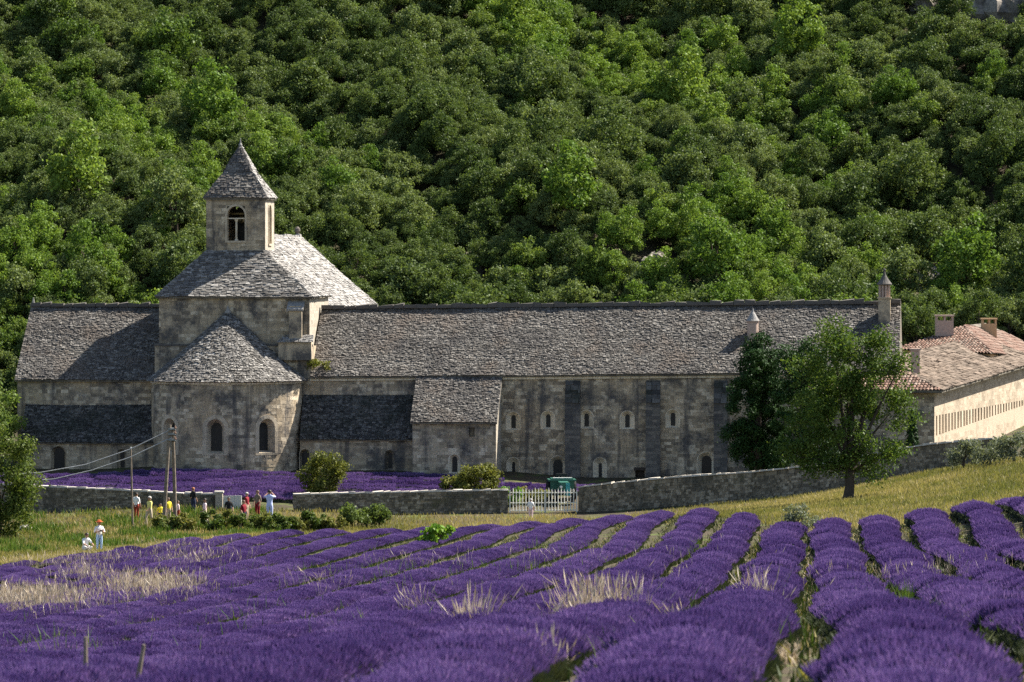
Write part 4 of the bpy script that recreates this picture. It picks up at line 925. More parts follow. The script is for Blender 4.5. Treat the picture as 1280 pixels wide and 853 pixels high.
# ------------------------------------------------------------------ people
def cloth(name, c): return plain_mat(name, srgb(*c), .85, 0, .12, 14)
SKIN = plain_mat('skin', (.42, .24, .16), .6, 0, .08); SHOE = plain_mat('shoe', (.05, .04, .035), .7)
HAIRS = {'dark': plain_mat('dark_hair', (.025, .018, .014), .6), 'grey': plain_mat('grey_hair', (.4, .38, .35), .7), 'red': plain_mat('auburn_hair', (.3, .1, .035), .6), 'brown': plain_mat('brown_hair', (.09, .05, .03), .6)}
EYE = plain_mat('eye', (.02, .015, .012), .3)
def person(label, px, d, height, shirt, trousers, hair='dark', face=0.0, pose='stand', extra=None, x=None):
    """one skinned body; clothes by limb; face: turn about the vertical (0 looks to the camera)"""
    wx = (px - CX) / FPX * d; gz = T(wx, d); S = height / 1.75
    root = empty('person', (wx, d, gz), face); root.scale = (S * 1.06, S * 1.06, S); tag(root, label, 'person', 'visitors by the wall')
    J = {'pel': (0, 0, .95), 'sp': (0, -.01, 1.12), 'ch': (0, 0, 1.3), 'nk': (0, .01, 1.47), 'hb': (0, 0, 1.56), 'hm': (0, -.01, 1.65), 'ht': (0, 0, 1.72)}
    for s, c in ((-1, 'l'), (1, 'r')):
        J.update({c + 'sh': (s * .17, 0, 1.41), c + 'el': (s * .24, .02, 1.13), c + 'wr': (s * .24, -.1, .9), c + 'ha': (s * .235, -.13, .82),
                  c + 'hp': (s * .09, 0, .92), c + 'kn': (s * .1, -.02, .5), c + 'an': (s * .1, .02, .09), c + 'to': (s * .12, -.15, .04)})
    if pose == 'photo':
        for s, c in ((-1, 'l'), (1, 'r')): J.update({c + 'el': (s * .3, -.16, 1.36), c + 'wr': (s * .12, -.3, 1.56), c + 'ha': (s * .06, -.32, 1.62)})
    if pose == 'walk':
        J.update({'lkn': (-.1, -.18, .52), 'lan': (-.1, -.12, .1), 'lto': (-.11, -.29, .06), 'rkn': (.1, .05, .5), 'ran': (.1, .26, .14), 'rto': (.11, .13, .05), 'lel': (-.24, .12, 1.14), 'lwr': (-.24, .05, .9), 'lha': (-.24, .03, .82), 'rel': (.24, -.08, 1.14), 'rwr': (.22, -.24, .98), 'rha': (.21, -.31, .95)})
    if pose == 'hold':
        for s, c in ((-1, 'l'), (1, 'r')): J.update({c + 'el': (s * .27, -.04, 1.14), c + 'wr': (s * .1, -.27, 1.2), c + 'ha': (s * .05, -.31, 1.24)})
    if pose == 'crouch':
        dz = -.58
        for k in ('pel', 'sp', 'ch', 'nk', 'hb', 'hm', 'ht'): x_, y_, z_ = J[k]; J[k] = (x_, y_ - .3 * max(0, z_ - .95), z_ + dz)
        for s, c in ((-1, 'l'), (1, 'r')):
            J.update({c + 'sh': (s * .17, -.13, 1.41 + dz), c + 'el': (s * .24, -.3, .62), c + 'wr': (s * .2, -.5, .55), c + 'ha': (s * .18, -.57, .52),
                      c + 'hp': (s * .09, 0, .36), c + 'kn': (s * .15, -.42, .46), c + 'an': (s * .13, -.08, .08), c + 'to': (s * .14, -.26, .04)})
    R = {'pel': .145, 'sp': .135, 'ch': .155, 'nk': .06, 'hb': .07, 'hm': .098, 'ht': .075}
    for c in 'lr': R.update({c + 'sh': .072, c + 'el': .05, c + 'wr': .034, c + 'ha': .036, c + 'hp': .11, c + 'kn': .068, c + 'an': .045, c + 'to': .04})
    Ed = [('pel', 'sp'), ('sp', 'ch'), ('ch', 'nk'), ('nk', 'hb'), ('hb', 'hm'), ('hm', 'ht')]
    for c in 'lr': Ed += [('ch', c + 'sh'), (c + 'sh', c + 'el'), (c + 'el', c + 'wr'), (c + 'wr', c + 'ha'), ('pel', c + 'hp'), (c + 'hp', c + 'kn'), (c + 'kn', c + 'an'), (c + 'an', c + 'to')]
    names = list(J); me = bpy.data.meshes.new('skeleton'); me.from_pydata([J[k] for k in names], [(names.index(a), names.index(b)) for a, b in Ed], [])
    ob = bpy.data.objects.new('skeleton', me); COL.objects.link(ob)
    md = ob.modifiers.new('skin', 'SKIN'); md.use_smooth_shade = True
    sv = me.skin_vertices[0].data
    for i, k in enumerate(names): sv[i].radius = (R[k], R[k] * (.78 if k in ('pel', 'sp', 'ch') else 1)); sv[i].use_root = (k == 'pel')
    sb = ob.modifiers.new('sub', 'SUBSURF'); sb.levels = 1; sb.render_levels = 1
    dg = bpy.context.evaluated_depsgraph_get(); dg.update()
    bm2 = bpy.data.meshes.new_from_object(ob.evaluated_get(dg)); bpy.data.objects.remove(ob)
    bm2.materials.clear()
    for mt in (SKIN, shirt, trousers, SHOE): bm2.materials.append(mt)
    def seg(p_, a, b):
        a, b = Vector(a), Vector(b); t = max(0, min(1, (p_ - a).dot(b - a) / (b - a).length_squared)); return (p_ - a - (b - a) * t).length
    for f in bm2.polygons:
        c = f.center; best = min(Ed, key=lambda e: seg(c, J[e[0]], J[e[1]]) - .5 * (R[e[0]] + R[e[1]]) * .5)
        b = best[1]
        if b in ('nk',) or best[0] in ('pel', 'sp') and b in ('sp', 'ch'): mi = 1
        elif b in ('hb', 'hm', 'ht'): mi = 0
        elif b[1:] in ('sh', 'el'): mi = 1
        elif b[1:] in ('wr', 'ha'): mi = 0
        elif b[1:] in ('hp', 'kn', 'an'): mi = 2
        else: mi = 3
        f.material_index = mi
    put('body', bm2, None, root)
    # fingers, face and hair
    for c, s in (('l', -1), ('r', 1)):
        mb = MB(); h = Vector(J[c + 'ha']); dr_ = (h - Vector(J[c + 'wr'])).normalized(); sd = dr_.cross(Vector((0, 1, 0.2))).normalized()
        for k in range(4):
            o_ = h + sd * (k - 1.5) * .018; ln_ = (.06, .072, .068, .052)[k]
            mb.tube([o_, o_ + dr_ * ln_ * .55, o_ + dr_ * ln_ - Vector((0, .012, 0))], [.011, .010, .007], 5)
        mb.tube([h - dr_ * .03 + sd * s * .03, h + sd * s * .055 + dr_ * .02], [.012, .008], 5); put('hand', mb.mesh('hand'), SKIN, root)
    hc = Vector(J['hm']); mb = MB()
    mb.lathe([(.012, -.02), (.02, 0), (.006, .04)], hc + Vector((0, -.1, -.01)), 6)
    for s in (-1, 1): mb.lathe([(.008, -.03), (.022, 0), (.008, .035)], hc + Vector((s * .098, .01, 0)), 6)
    put('nose_and_ears', mb.mesh('nose_and_ears'), SKIN, root)
    mb = MB()
    for s in (-1, 1): mb.lathe([(.004, -.01), (.012, 0), (.004, .01)], hc + Vector((s * .035, -.092, .02)), 6)
    mb.box(tuple(hc + Vector((-.028, -.097, -.062))), tuple(hc + Vector((.028, -.088, -.052)))); put('eyes_and_mouth', mb.mesh('eyes_and_mouth'), EYE, root)
    mb = MB(); rows = []
    for i in range(7):
        t = i / 6 * math.pi * .62; row = []
        for j in range(14):
            a = 2 * math.pi * j / 14; back_ = .5 + .5 * math.sin(a); r_ = .112 * math.sin(t); z_ = .112 * math.cos(t) * (1 if i < 4 else 1)
            lim = max(z_, .035 - .12 * back_); row.append((hc.x + r_ * math.cos(a) * .95, hc.y + r_ * math.sin(a) + .012, hc.z + .012 + max(z_, lim)))
        rows.append(row)
    mb.grid(rows, 0, True)
    put('hair', mb.mesh('hair', True), HAIRS[hair], root)
    if extra == 'hat':
        mb = MB(); mb.lathe([(.2, .05), (.2, .062), (.115, .07), (.105, .14), (.06, .16)], hc, 16); put('hat', mb.mesh('hat'), cloth('russet_felt', (190, 95, 50)), root)
    if extra in ('hat', 'camera'):
        h = (Vector(J['lha']) + Vector(J['rha'])) / 2; mb = MB(); mb.box(tuple(h + Vector((-.07, -.09, -.045))), tuple(h + Vector((.07, -.02, .045)))); mb.tube([h + Vector((0, -.09, 0)), h + Vector((0, -.15, 0))], .035, 10)
        cmx = bpy.data.objects.new('camera_in_hand', mb.mesh('camera_in_hand')); cmx.data.materials.append(TYRE); COL.objects.link(cmx)
        Mw = Matrix.Translation((wx, d, gz)) @ Matrix.Rotation(face, 4, 'Z') @ Matrix.Scale(S, 4); cmx.matrix_world = Mw
        tag(cmx, 'small black camera held up by %s' % ('the person in the russet hat' if extra == 'hat' else 'the person in pale blue'), 'camera')
    if extra == 'vest':
        pass
    return root
WHITE = cloth('white_cotton', (235, 232, 228)); YEL = cloth('yellow_cotton', (225, 205, 60)); PALEY = cloth('pale_yellow_cotton', (225, 215, 130)); BLACK = cloth('black_cotton', (28, 26, 28))
ROSE = cloth('pale_rose_cotton', (230, 200, 200)); MAROON = cloth('maroon_wool', (120, 20, 35)); TAUPE = cloth('taupe_cotton', (120, 105, 90)); PBLUE = cloth('pale_blue_cotton', (185, 195, 235))
JEAN = cloth('pale_denim', (170, 195, 225)); NAVY = cloth('navy_cotton', (45, 50, 75)); BEIGE = cloth('beige_cotton', (190, 175, 150)); REDB = cloth('brick_red_cotton', (150, 60, 40))
person('person in a white shirt just right of the thin post', 170.5, 293.5, 1.66, WHITE, REDB, 'dark', 2.6)
person('tall grey haired person in a yellow shirt by the wall', 187, 289.5, 1.8, PALEY, BEIGE, 'grey', -.9, 'walk')
person('small child in bright yellow left of the twin legged pole', 200.5, 290, 1.3, YEL, NAVY, 'dark', .3)
person('person in a yellow shirt half hidden by the twin legged pole', 210.5, 291.5, 1.5, YEL, BEIGE, 'brown', .6)
person('person in pale rose right behind the twin legged pole', 222.5, 291, 1.35, ROSE, REDB, 'brown', 2.0)
person('red haired person in black against the left stone wall', 241.5, 296, 1.62, BLACK, NAVY, 'red', 2.4)
person('dark haired person in a pale rose shirt walking by the hedge', 256, 288.5, 1.7, ROSE, BEIGE, 'dark', -1.2, 'walk')
person('dark haired person in black before the whitewashed gate', 286, 290.5, 1.62, BLACK, NAVY, 'dark', .2)
person('person in a maroon sweater right of the whitewashed gate', 304.5, 289, 1.58, MAROON, NAVY, 'brown', .9)
person('white haired person in maroon behind the maroon sweater', 308.5, 293, 1.72, MAROON, BEIGE, 'grey', 1.2)
person('person in a taupe top and red trousers in the wall opening', 322, 294.5, 1.72, TAUPE, MAROON, 'brown', -.7)
person('person in pale blue with arms raised in the wall opening', 337, 292.5, 1.95, PBLUE, PBLUE, 'dark', math.pi, 'photo', 'camera')
person('person in russet hat, white top and pale trousers at the lavender edge', 124, 254, 1.72, WHITE, JEAN, 'red', .4, 'hold', 'hat')
person('dark haired person in white crouching at the lavender edge', 106, 253.5, 1.75, WHITE, WHITE, 'dark', .6, 'crouch')
person('person in white standing before the metal gate', 663.5, 297, 1.32, WHITE, ROSE, 'grey', math.pi)

# ------------------------------------------------------------------ foliage
def leaf_quads(C, N, size, g, flat=0.8, slim=0.62):
    """one rhombic leaf a point, lying roughly across N"""
    k = len(C); nrm = N + g.normal(0, flat, (k, 3)); nrm /= np.linalg.norm(nrm, axis=1, keepdims=True) + 1e-9
    a = np.cross(nrm, g.normal(0, 1, (k, 3))); a /= np.linalg.norm(a, axis=1, keepdims=True) + 1e-9; b = np.cross(nrm, a)
    s = (size * g.uniform(.6, 1.4, k))[:, None] * .5
    return np.stack([C - a * s, C - b * s * slim, C + a * s, C + b * s * slim], 1)

def crown_points(g, rx, rz, zc, nl, nclump, crad, low=-0.55, ry=None):
    """leaf places on the outsides of many clumps filling an ellipsoid"""
    ry = ry or rx
    d = g.normal(0, 1, (nclump * 4, 3)); d /= np.linalg.norm(d, axis=1, keepdims=True); d = d[d[:, 2] > low][:nclump]
    k = len(d); r = g.uniform(.45, .92, k)[:, None]
    cc = d * r * np.array([rx, ry, rz]); cr = crad * g.uniform(.65, 1.3, k)
    w = cr ** 2; ci = g.choice(k, nl, p=w / w.sum())
    e = g.normal(0, 1, (nl, 3)); e[:, 2] += .25; e /= np.linalg.norm(e, axis=1, keepdims=True)
    rad = cr[ci] * np.abs(g.normal(.82, .27, nl))
    pts = cc[ci] + e * rad[:, None] * np.array([1, 1, .8]); pts[:, 2] += zc
    return pts, e, cc + np.array([0, 0, zc])

def trunk_mesh(name, h, r, limbs, g, fork=.45, lean=(0, 0)):
    mb = MB(); top = Vector((lean[0], lean[1], h * .8))
    mb.tube([(0, 0, -.5), (0, 0, 0), (lean[0] * .3, lean[1] * .3, h * .3), top], [r * 1.5, r * 1.15, r * .85, r * .3], 9)
    for c in limbs:
        t = g.uniform(fork, .85); s = Vector((lean[0] * t, lean[1] * t, h * .8 * t)); e = Vector(c); m_ = s.lerp(e, .5) + Vector((0, 0, .12 * (e - s).length))
        mb.tube([s, m_, e], [r * .42, r * .28, r * .07], 6)
    return mb.mesh(name, True)

def quads_to_mesh(name, Q): return mesh_np(name, Q.reshape(-1, 3), np.arange(len(Q) * 4).reshape(-1, 4))

# prototypes of the hillside trees (unlinked; copied below)
PROTO = []
for i in range(12):
    g = np.random.default_rng(300 + i); kind = i % 3; gr = random.Random(i)
    rx, rz = ((1.75, 1.55), (1.65, 1.75), (1.9, 1.7))[kind]; rx *= g.uniform(.78, 1.15); rz *= g.uniform(.8, 1.5)
    zc = rz * .95 + .25
    pts, e, cc = crown_points(g, rx, rz, zc, 5200 if kind != 1 else 4200, (70, 52, 60)[kind], (.36, .44, .4)[kind])
    Q = leaf_quads(pts, e, (.15, .19, .16)[kind], g)
    cm_ = quads_to_mesh('crown_mesh', Q); cm_.materials.append((LEAF_OLIVE, LEAF_BRIGHT if i % 2 else LEAF_LIGHT, LEAF_DARK)[kind])
    tm_ = trunk_mesh('trunk_mesh', zc + rz * .4, .13, [tuple(c) for c in cc[:6]], gr); tm_.materials.append(BARK)
    PROTO.append((cm_, tm_))

# hillside trees: the nearest ones are objects, the rest one wood
cand = []
g = np.random.default_rng(21)
ys = 346.0
ROCKS_PX = [(822, 322, 30), (588, 336, 14), (1165, 352, 26), (872, 372, 12), (1245, 6, 40), (1160, 5, 12), (465, 305, 9)]
while ys < 480:
    step = 1.6 + (ys - 346) * .006
    hw = .1085 * ys + 7
    xs = np.arange(-hw, hw, 1.7) + g.uniform(-1, 1)
    for x in xs:
        cand.append((x + g.uniform(-.9, .9), ys + g.uniform(-1, 1)))
    ys += step
cand = np.array(cand); cz = terr(cand[:, 0], cand[:, 1])
cpx = CX + FPX * cand[:, 0] / cand[:, 1]; cpy = HZ - FPX * (cz - CAMH) / cand[:, 1]
rel = np.stack([cand[:, 0] - AO.x, cand[:, 1] - AO.y], 1); lx = rel @ np.array([AX.x, AX.y]); ly = rel @ np.array([AY.x, AY.y])
keep = np.ones(len(cand), bool)
keep &= ~((ly < 36) & (lx > -25) & (lx < -8)) & ~((ly < 13)) 
brn = (cand[:, 0] - C0.x) * ad.x + (cand[:, 1] - C0.y) * ad.y; brl = (cand[:, 0] - C0.x) * ld.x + (cand[:, 1] - C0.y) * ld.y
keep &= ~((brn < 41) & (brl < 11) & (brl > -4)); keep &= ~((cand[:, 0] > 24) & (cand[:, 1] < 366) & (cand[:, 0] < 46))
for (rx_, ry_, rr_) in ROCKS_PX: keep &= ~((np.abs(cpx - rx_) < rr_) & (cpy > ry_ - 2) & (cpy < ry_ + 52))
cand, cz, cpx, cpy = cand[keep], cz[keep], cpx[keep], cpy[keep]
nf = np.sin(cand[:, 0] * .12 + 1.1 * np.sin(cand[:, 1] * .06)) + .8 * np.sin(cand[:, 1] * .15 + cand[:, 0] * .07) + g.normal(0, .75, len(cand))
kinds = np.where(nf > .75, 1, np.where(nf < -.35, 2, 0)); kinds = np.where((g.random(len(cand)) < .35), 0, kinds)
var = g.integers(0, 4, len(cand)) * 3 + kinds
scl = g.uniform(.62, 1.06, len(cand)) * np.where(g.random(len(cand)) < .08, 1.5, 1.0); rotz = g.uniform(0, 6.28, len(cand))
top_py = cpy - 3.4 * scl * FPX / cand[:, 1]
inview = (cpx > -25) & (cpx < 1305) & (cpy > -20) & ~((top_py > 384) & (cpx > 30) & (cpx < 1125)) & ~((cpx > 205) & (cpx < 335) & (top_py > 250))
order = np.argsort(cand[:, 1]); order = [i for i in order if inview[i]]
single = set(order[:300])
KN = ('olive grey holm oak', 'bright green leafy tree', 'dark green oak')
LMK = [(25, 'the left transept gable'), (110, 'the transept roof'), (200, 'the left side of the bell tower'), (295, 'the bell tower'), (385, 'the nave roof'), (450, 'the nave eave'), (520, 'the left end of the long ridge'), (590, 'the annex'), (660, 'the pale metal gate'), (730, 'the second long wing buttress'), (800, 'the middle of the long ridge'), (880, 'the third long wing buttress'), (942, 'the round chimney'), (1010, 'the dark cypresses'), (1060, 'the broadleaf tree'), (1105, 'the tall chimney'), (1165, 'the pinkish chimney'), (1235, 'the ochre chimney'), (1290, 'the right edge of the barn')]
TREELAB = {}
for i in order[:300]:
    lm = min(LMK, key=lambda t: abs(t[0] - cpx[i]))[1]
    TREELAB.setdefault((KN[kinds[i]], 'tall' if scl[i] > .95 else ('low' if scl[i] < .76 else 'medium'), lm), []).append(i)
TL = {}
for (kn, sz, lm), ids in TREELAB.items():
    ids.sort(key=lambda i: cpx[i])
    for r_, i in enumerate(ids):
        w_ = '' if len(ids) == 1 else (', leftmost' if r_ == 0 else (', rightmost' if r_ == len(ids) - 1 else ', %s from left' % ('second', 'third', 'fourth', 'fifth', 'sixth', 'seventh', 'eighth', 'ninth', 'tenth', 'eleventh', 'twelfth', 'thirteenth', 'fourteenth', 'fifteenth', 'sixteenth', 'seventeenth')[min(r_ - 1, 15)]))
        TL[i] = '%s %s above %s%s' % (sz, kn, lm, w_)
for i in order[:300]:
    o = empty('hillside_tree', (cand[i, 0], cand[i, 1], cz[i]), float(rotz[i])); s = float(scl[i]); o.scale = (s, s, s * float(g.uniform(.92, 1.12)))
    tag(o, TL[i], 'tree', 'nearest trees of the hillside wood')
    c, t = PROTO[var[i]]; put('crown', c, None, o); put('trunk', t, None, o)
rest = [i for i in range(len(cand)) if i not in single]
me = bpy.data.meshes.new('hillside_wood'); me.from_pydata([(cand[i, 0], cand[i, 1], cz[i]) for i in rest], [], [])
for nm_, tp_, vals in (('variant', 'INT', var[rest]), ('turn', 'FLOAT', rotz[rest]), ('size', 'FLOAT', scl[rest])):
    at = me.attributes.new(nm_, tp_, 'POINT'); at.data.foreach_set('value', np.asarray(vals, dtype=np.int32 if tp_ == 'INT' else np.float32))
wood = put('hillside_wood', me, None, kind='stuff'); tag(wood, 'dense mixed oak wood covering the upper hillside behind the abbey', 'wood')
pc = bpy.data.collections.new('tree_prototypes')
for i, (c, t) in enumerate(PROTO):
    po_ = bpy.data.objects.new('prototype_%02d' % i, c); pc.objects.link(po_)
ng = bpy.data.node_groups.new('scatter_trees', 'GeometryNodeTree')
ng.interface.new_socket('Geometry', in_out='INPUT', socket_type='NodeSocketGeometry'); ng.interface.new_socket('Geometry', in_out='OUTPUT', socket_type='NodeSocketGeometry')
gi, go = ng.nodes.new('NodeGroupInput'), ng.nodes.new('NodeGroupOutput')
ip = ng.nodes.new('GeometryNodeInstanceOnPoints'); ci_ = ng.nodes.new('GeometryNodeCollectionInfo')
ci_.inputs['Collection'].default_value = pc; ci_.inputs['Separate Children'].default_value = True; ci_.inputs['Reset Children'].default_value = True
def nattr(nm_, tp_):
    a = ng.nodes.new('GeometryNodeInputNamedAttribute'); a.data_type = tp_; a.inputs['Name'].default_value = nm_
    return a.outputs['Attribute']
ng.links.new(gi.outputs[0], ip.inputs['Points']); ng.links.new(ci_.outputs[0], ip.inputs['Instance']); ip.inputs['Pick Instance'].default_value = True
ng.links.new(nattr('variant', 'INT'), ip.inputs['Instance Index'])
cx_ = ng.nodes.new('ShaderNodeCombineXYZ'); ng.links.new(nattr('turn', 'FLOAT'), cx_.inputs[2]); ng.links.new(cx_.outputs[0], ip.inputs['Rotation'])
ng.links.new(nattr('size', 'FLOAT'), ip.inputs['Scale']); ng.links.new(ip.outputs[0], go.inputs[0])
wood.modifiers.new('scatter', 'NODES').node_group = ng

# pale rock outcrops between the trees
def rock(label, px, py, wpx, hpx, d=None, seed=1):
    q = G(px, py, 348); sc_ = q.y / FPX; g = random.Random(seed)
    o = empty('rock_outcrop', q); tag(o, label, 'rock', 'pale rock outcrops on the hillside')
    for k in range(5):
        mb = MB(); w, h = wpx * sc_ * g.uniform(.3, .6), hpx * sc_ * g.uniform(.5, .9); ox = g.uniform(-.4, .4) * wpx * sc_
        rows = []
        for i in range(7):
            t = i / 6 * math.pi * .55; r_ = math.sin(t)
            rows.append([(ox + w * r_ * math.cos(a) * g.uniform(.8, 1.15), h * .8 * r_ * math.sin(a) * g.uniform(.8, 1.15) + g.uniform(-.1, .1), h * math.cos(t) * g.uniform(.8, 1.1) - .15) for a in (2 * math.pi * j / 11 for j in range(11))])
        mb.grid(rows, 0, True); put('boulder', mb.mesh('boulder'), ROCK, o)
for i, (px, py, w, h, lab) in enumerate([(815, 334, 32, 26, 'pale bare rocks among trees above the middle of the long roof'), (586, 343, 26, 34, 'small pale rock face above the left half of the long roof'),
        (865, 376, 26, 16, 'pale rocks just above the roof ridge right of centre'), (1150, 358, 60, 40, 'brownish bare bank above the tall chimney'), (1246, 22, 70, 60, 'grey limestone cliff at the top right corner'), (1160, 10, 34, 40, 'small limestone ledge near the top right corner'), (464, 300, 16, 10, 'tiny pale rock right of the nave roof')]):
    rock(lab, px, py, w, h, seed=i + 5)

def plant(name, label, cat, loc, rx, rz, nl, leaf, mat, seed, nclump=26, crad=.4, group=None, zc=None, low=-.6, trunk=True, ry=None, flat=.55):
    g = np.random.default_rng(seed); zc = rz * .9 if zc is None else zc
    o = empty(name, loc); tag(o, label, cat, group)
    pts, e, cc = crown_points(g, rx, rz, zc, nl, nclump, crad, low, ry)
    m_ = pts[:, 2] > .0; put('crown' if 'tree' in name else 'foliage', quads_to_mesh('crown_mesh', leaf_quads(pts[m_], e[m_], leaf, g, flat)), mat, o)
    if trunk: put('trunk' if 'tree' in name else 'stem', trunk_mesh('trunk_mesh', zc, .05 + rx * .03, [tuple(c) for c in cc[:7]], random.Random(seed), .2), BARK, o)
    return o

# broadleaf tree in front of the wall on the right
q = G(1060, 626, 200); g = np.random.default_rng(77); s_ = q.y / FPX
bt_ = empty('broadleaf_tree', q); tag(bt_, 'leafy broadleaf tree with forked trunk on the grass before the wall', 'tree')
blobs = [(1060, 470, 42, 46), (1028, 440, 30, 28), (1042, 425, 30, 26), (1072, 432, 26, 26), (1102, 440, 28, 28), (1085, 480, 44, 40), (1112, 520, 32, 28), (1040, 520, 44, 42), (1022, 495, 30, 36), (1026, 560, 34, 28), (1055, 560, 44, 28), (1095, 560, 38, 22), (1120, 565, 24, 16), (1020, 585, 22, 12), (1090, 590, 22, 8), (1128, 495, 16, 14), (1050, 500, 46, 46), (1010, 455, 20, 20), (1125, 455, 12, 12), (1003, 520, 24, 40), (1000, 572, 26, 20)]
PT = []; EE = []; limbs = []
for (bx, by, bw2, bh2) in blobs:
    c = W(bx, by, q.y) - q; c.y = g.uniform(-1.2, 1.2); k = int(1.45 * (bw2 * bh2)) + 300
    pts, e, cc = crown_points(g, bw2 * s_ * 1.1, bh2 * s_ * 1.1, 0, k, 12, .55, -1, ry=bw2 * s_ * .9)
    PT.append(pts + np.array(c)); EE.append(e); limbs.append(tuple(c))
Q = leaf_quads(np.concatenate(PT), np.concatenate(EE), .145, g, .9); put('crown', quads_to_mesh('crown_mesh', Q), LEAF_TREE, bt_)
mb = MB(); fk = W(1062, 590, q.y) - q
mb.tube([(0, 0, -.4), (0, 0, 0), fk * .5 + Vector((.05, 0, 0)), fk], [.42, .3, .25, .24], 12)
for ex, ey in ((1048, 530), (1078, 520), (1066, 480)):
    e_ = W(ex, ey, q.y) - q; mb.tube([fk, fk.lerp(e_, .5) + Vector((.05, .1, .1)), e_], [.2, .14, .06], 8)
for lm in limbs[::2]:
    e_ = Vector(lm); s0 = fk.lerp(e_, .12); mb.tube([s0, s0.lerp(e_, .5) + Vector((0, 0, .2)), e_], [.11, .07, .02], 6)
put('trunk', mb.mesh('trunk', True), BARK, bt_)

# cypresses behind the wall
def conifer(name, label, px, pbase, ptop, rpx, d, seed, nl, group=None, wide=.3):
    q = W(px, pbase, d); q.z = T(q.x, q.y); g = np.random.default_rng(seed); s_ = d / FPX; h = W(px, ptop, d).z - q.z; R_ = rpx * s_
    o = empty(name, q); tag(o, label, 'tree', group)
    t = g.random(nl) ** 1.25; prof = np.where(t < wide, .72 + .28 * t / wide, ((1 - t) / (1 - wide)) ** .62)
    a = g.uniform(0, 6.283, nl); lob = 1 + .16 * np.sin(a * 4 + t * 14) + .12 * np.sin(a * 7 - t * 23) + .1 * np.sin(a * 13 + t * 47)
    r = R_ * prof * lob * (1 - .3 * g.random(nl) ** 2); P_ = np.stack([r * np.cos(a), r * np.sin(a), .15 + t * (h - .15)], 1)
    N_ = np.stack([np.cos(a), np.sin(a), np.full(nl, .45)], 1)
    put('crown', quads_to_mesh('crown_mesh', leaf_quads(P_, N_, .2, g, .6, .45)), LEAF_CONIFER, o)
    mb = MB(); mb.tube([(0, 0, -.3), (0, 0, h * .5), (0, 0, h * .93)], [R_ * .1 + .08, R_ * .07 + .03, .03], 8); put('trunk', mb.mesh('trunk', True), BARK, o)
def blob_tree(name, label, px, pbase, d, blobs, mat, leaf, seed, dens, group=None, flat=.7):
    q = W(px, pbase, d); q.z = T(q.x, q.y); g = np.random.default_rng(seed); s_ = d / FPX; PT, EE, top = [], [], 0
    o = empty(name, q); tag(o, label, 'tree', group)
    for (bx, by, bw2, bh2) in blobs:
        c = W(bx, by, d) - q; c.y = g.uniform(-.8, .8); top = max(top, c.z); k = int(dens * bw2 * bh2) + 300
        pts, e, cc = crown_points(g, bw2 * s_ * 1.12, bh2 * s_ * 1.12, 0, k, 34, .4, -1, ry=bw2 * s_); PT.append(pts + np.array(c)); e[:, 2] += .4; EE.append(e)
    P_ = np.concatenate(PT); E_ = np.concatenate(EE); m_ = P_[:, 2] > 0
    put('crown', quads_to_mesh('crown_mesh', leaf_quads(P_[m_], E_[m_], leaf, g, flat, .5)), mat, o)
    mb = MB(); mb.tube([(0, 0, -.4), (0, 0, top * .5), (0, 0, top)], [.32, .2, .05], 8)
    for (bx, by, bw2, bh2) in blobs: e_ = W(bx, by, d) - q; mb.tube([(0, 0, e_.z * .6), (e_.x, 0, e_.z)], [.1, .03], 5)
    put('trunk', mb.mesh('trunk', True), BARK, o)
blob_tree('cypress_tree', 'broad dark cypress left of the broadleaf tree', 948, 592, 306, [(946, 436, 14, 24), (940, 468, 24, 36), (958, 462, 22, 36), (934, 512, 28, 46), (962, 515, 32, 50), (930, 552, 24, 34), (950, 568, 40, 26), (975, 545, 30, 44)], LEAF_CONIFER, .17, 1, 5.0, 'dark cypresses behind the wall')
blob_tree('cypress_tree', 'dark cypress mostly hidden behind the broadleaf tree', 1003, 588, 304, [(984, 446, 14, 22), (985, 478, 24, 36), (1010, 455, 22, 30), (1000, 520, 36, 54), (990, 568, 36, 28), (1025, 490, 26, 44), (1030, 560, 34, 34)], LEAF_CONIFER, .17, 2, 4.0, 'dark cypresses behind the wall')
conifer('cypress_tree', 'small slim cypress against the barn front', 1140, 566, 514, 9, 305, 3, 2500, 'dark cypresses behind the wall')

def at(px, d): x = (px - CX) / FPX * d; return (x, d, T(x, d))
plant('shrub_tree', 'olive green bushy tree at the left edge below the cables', 'tree', at(0, 284), 2.5, 4.7, 17000, .17, LEAF_BUSH, 501, 90, .62, low=-1, zc=3.5)
plant('dark_bush_tree', 'dark leafy tree behind the left edge of the transept', 'tree', at(-12, 318), 2.2, 3.6, 6000, .22, LEAF_BRIGHT, 502, 40, .6, low=-.9)
plant('round_shrub', 'rounded yellow green shrub behind the wall right of the apse', 'shrub', at(403, 304.5), 1.5, 1.7, 6500, .16, LEAF_YELLOW, 503, 36, .45, low=-.8)
plant('round_shrub', 'rounded yellow green shrub before the annex, left of the gate', 'shrub', at(597, 305), 1.75, 1.35, 6000, .16, LEAF_YELLOW, 504, 34, .42, low=-.8)
plant('round_shrub', 'small loose shrub touching the annex shrub on its left', 'shrub', at(564, 305.5), .7, 1.0, 1500, .15, LEAF_YELLOW, 505, 14, .3, low=-.8)
plant('low_shrub', 'low bright green shrub above the wall beside the gate', 'shrub', at(628, 304), .7, .65, 900, .14, LEAF_LIME, 506, 10, .25, low=-.8)
for i, (px, d, lab) in enumerate([(646, 304, 'first of three light green shrubs seen through the gate bars'), (660, 305, 'second of three light green shrubs seen through the gate bars'), (676, 304.5, 'third of three light green shrubs seen through the gate bars')]):
    plant('low_shrub', lab, 'shrub', at(px, d), .55, .6, 800, .14, LEAF_YELLOW if i else LEAF_LIME, 509 + i, 10, .22, 'light green shrubs behind the gate', low=-.8)
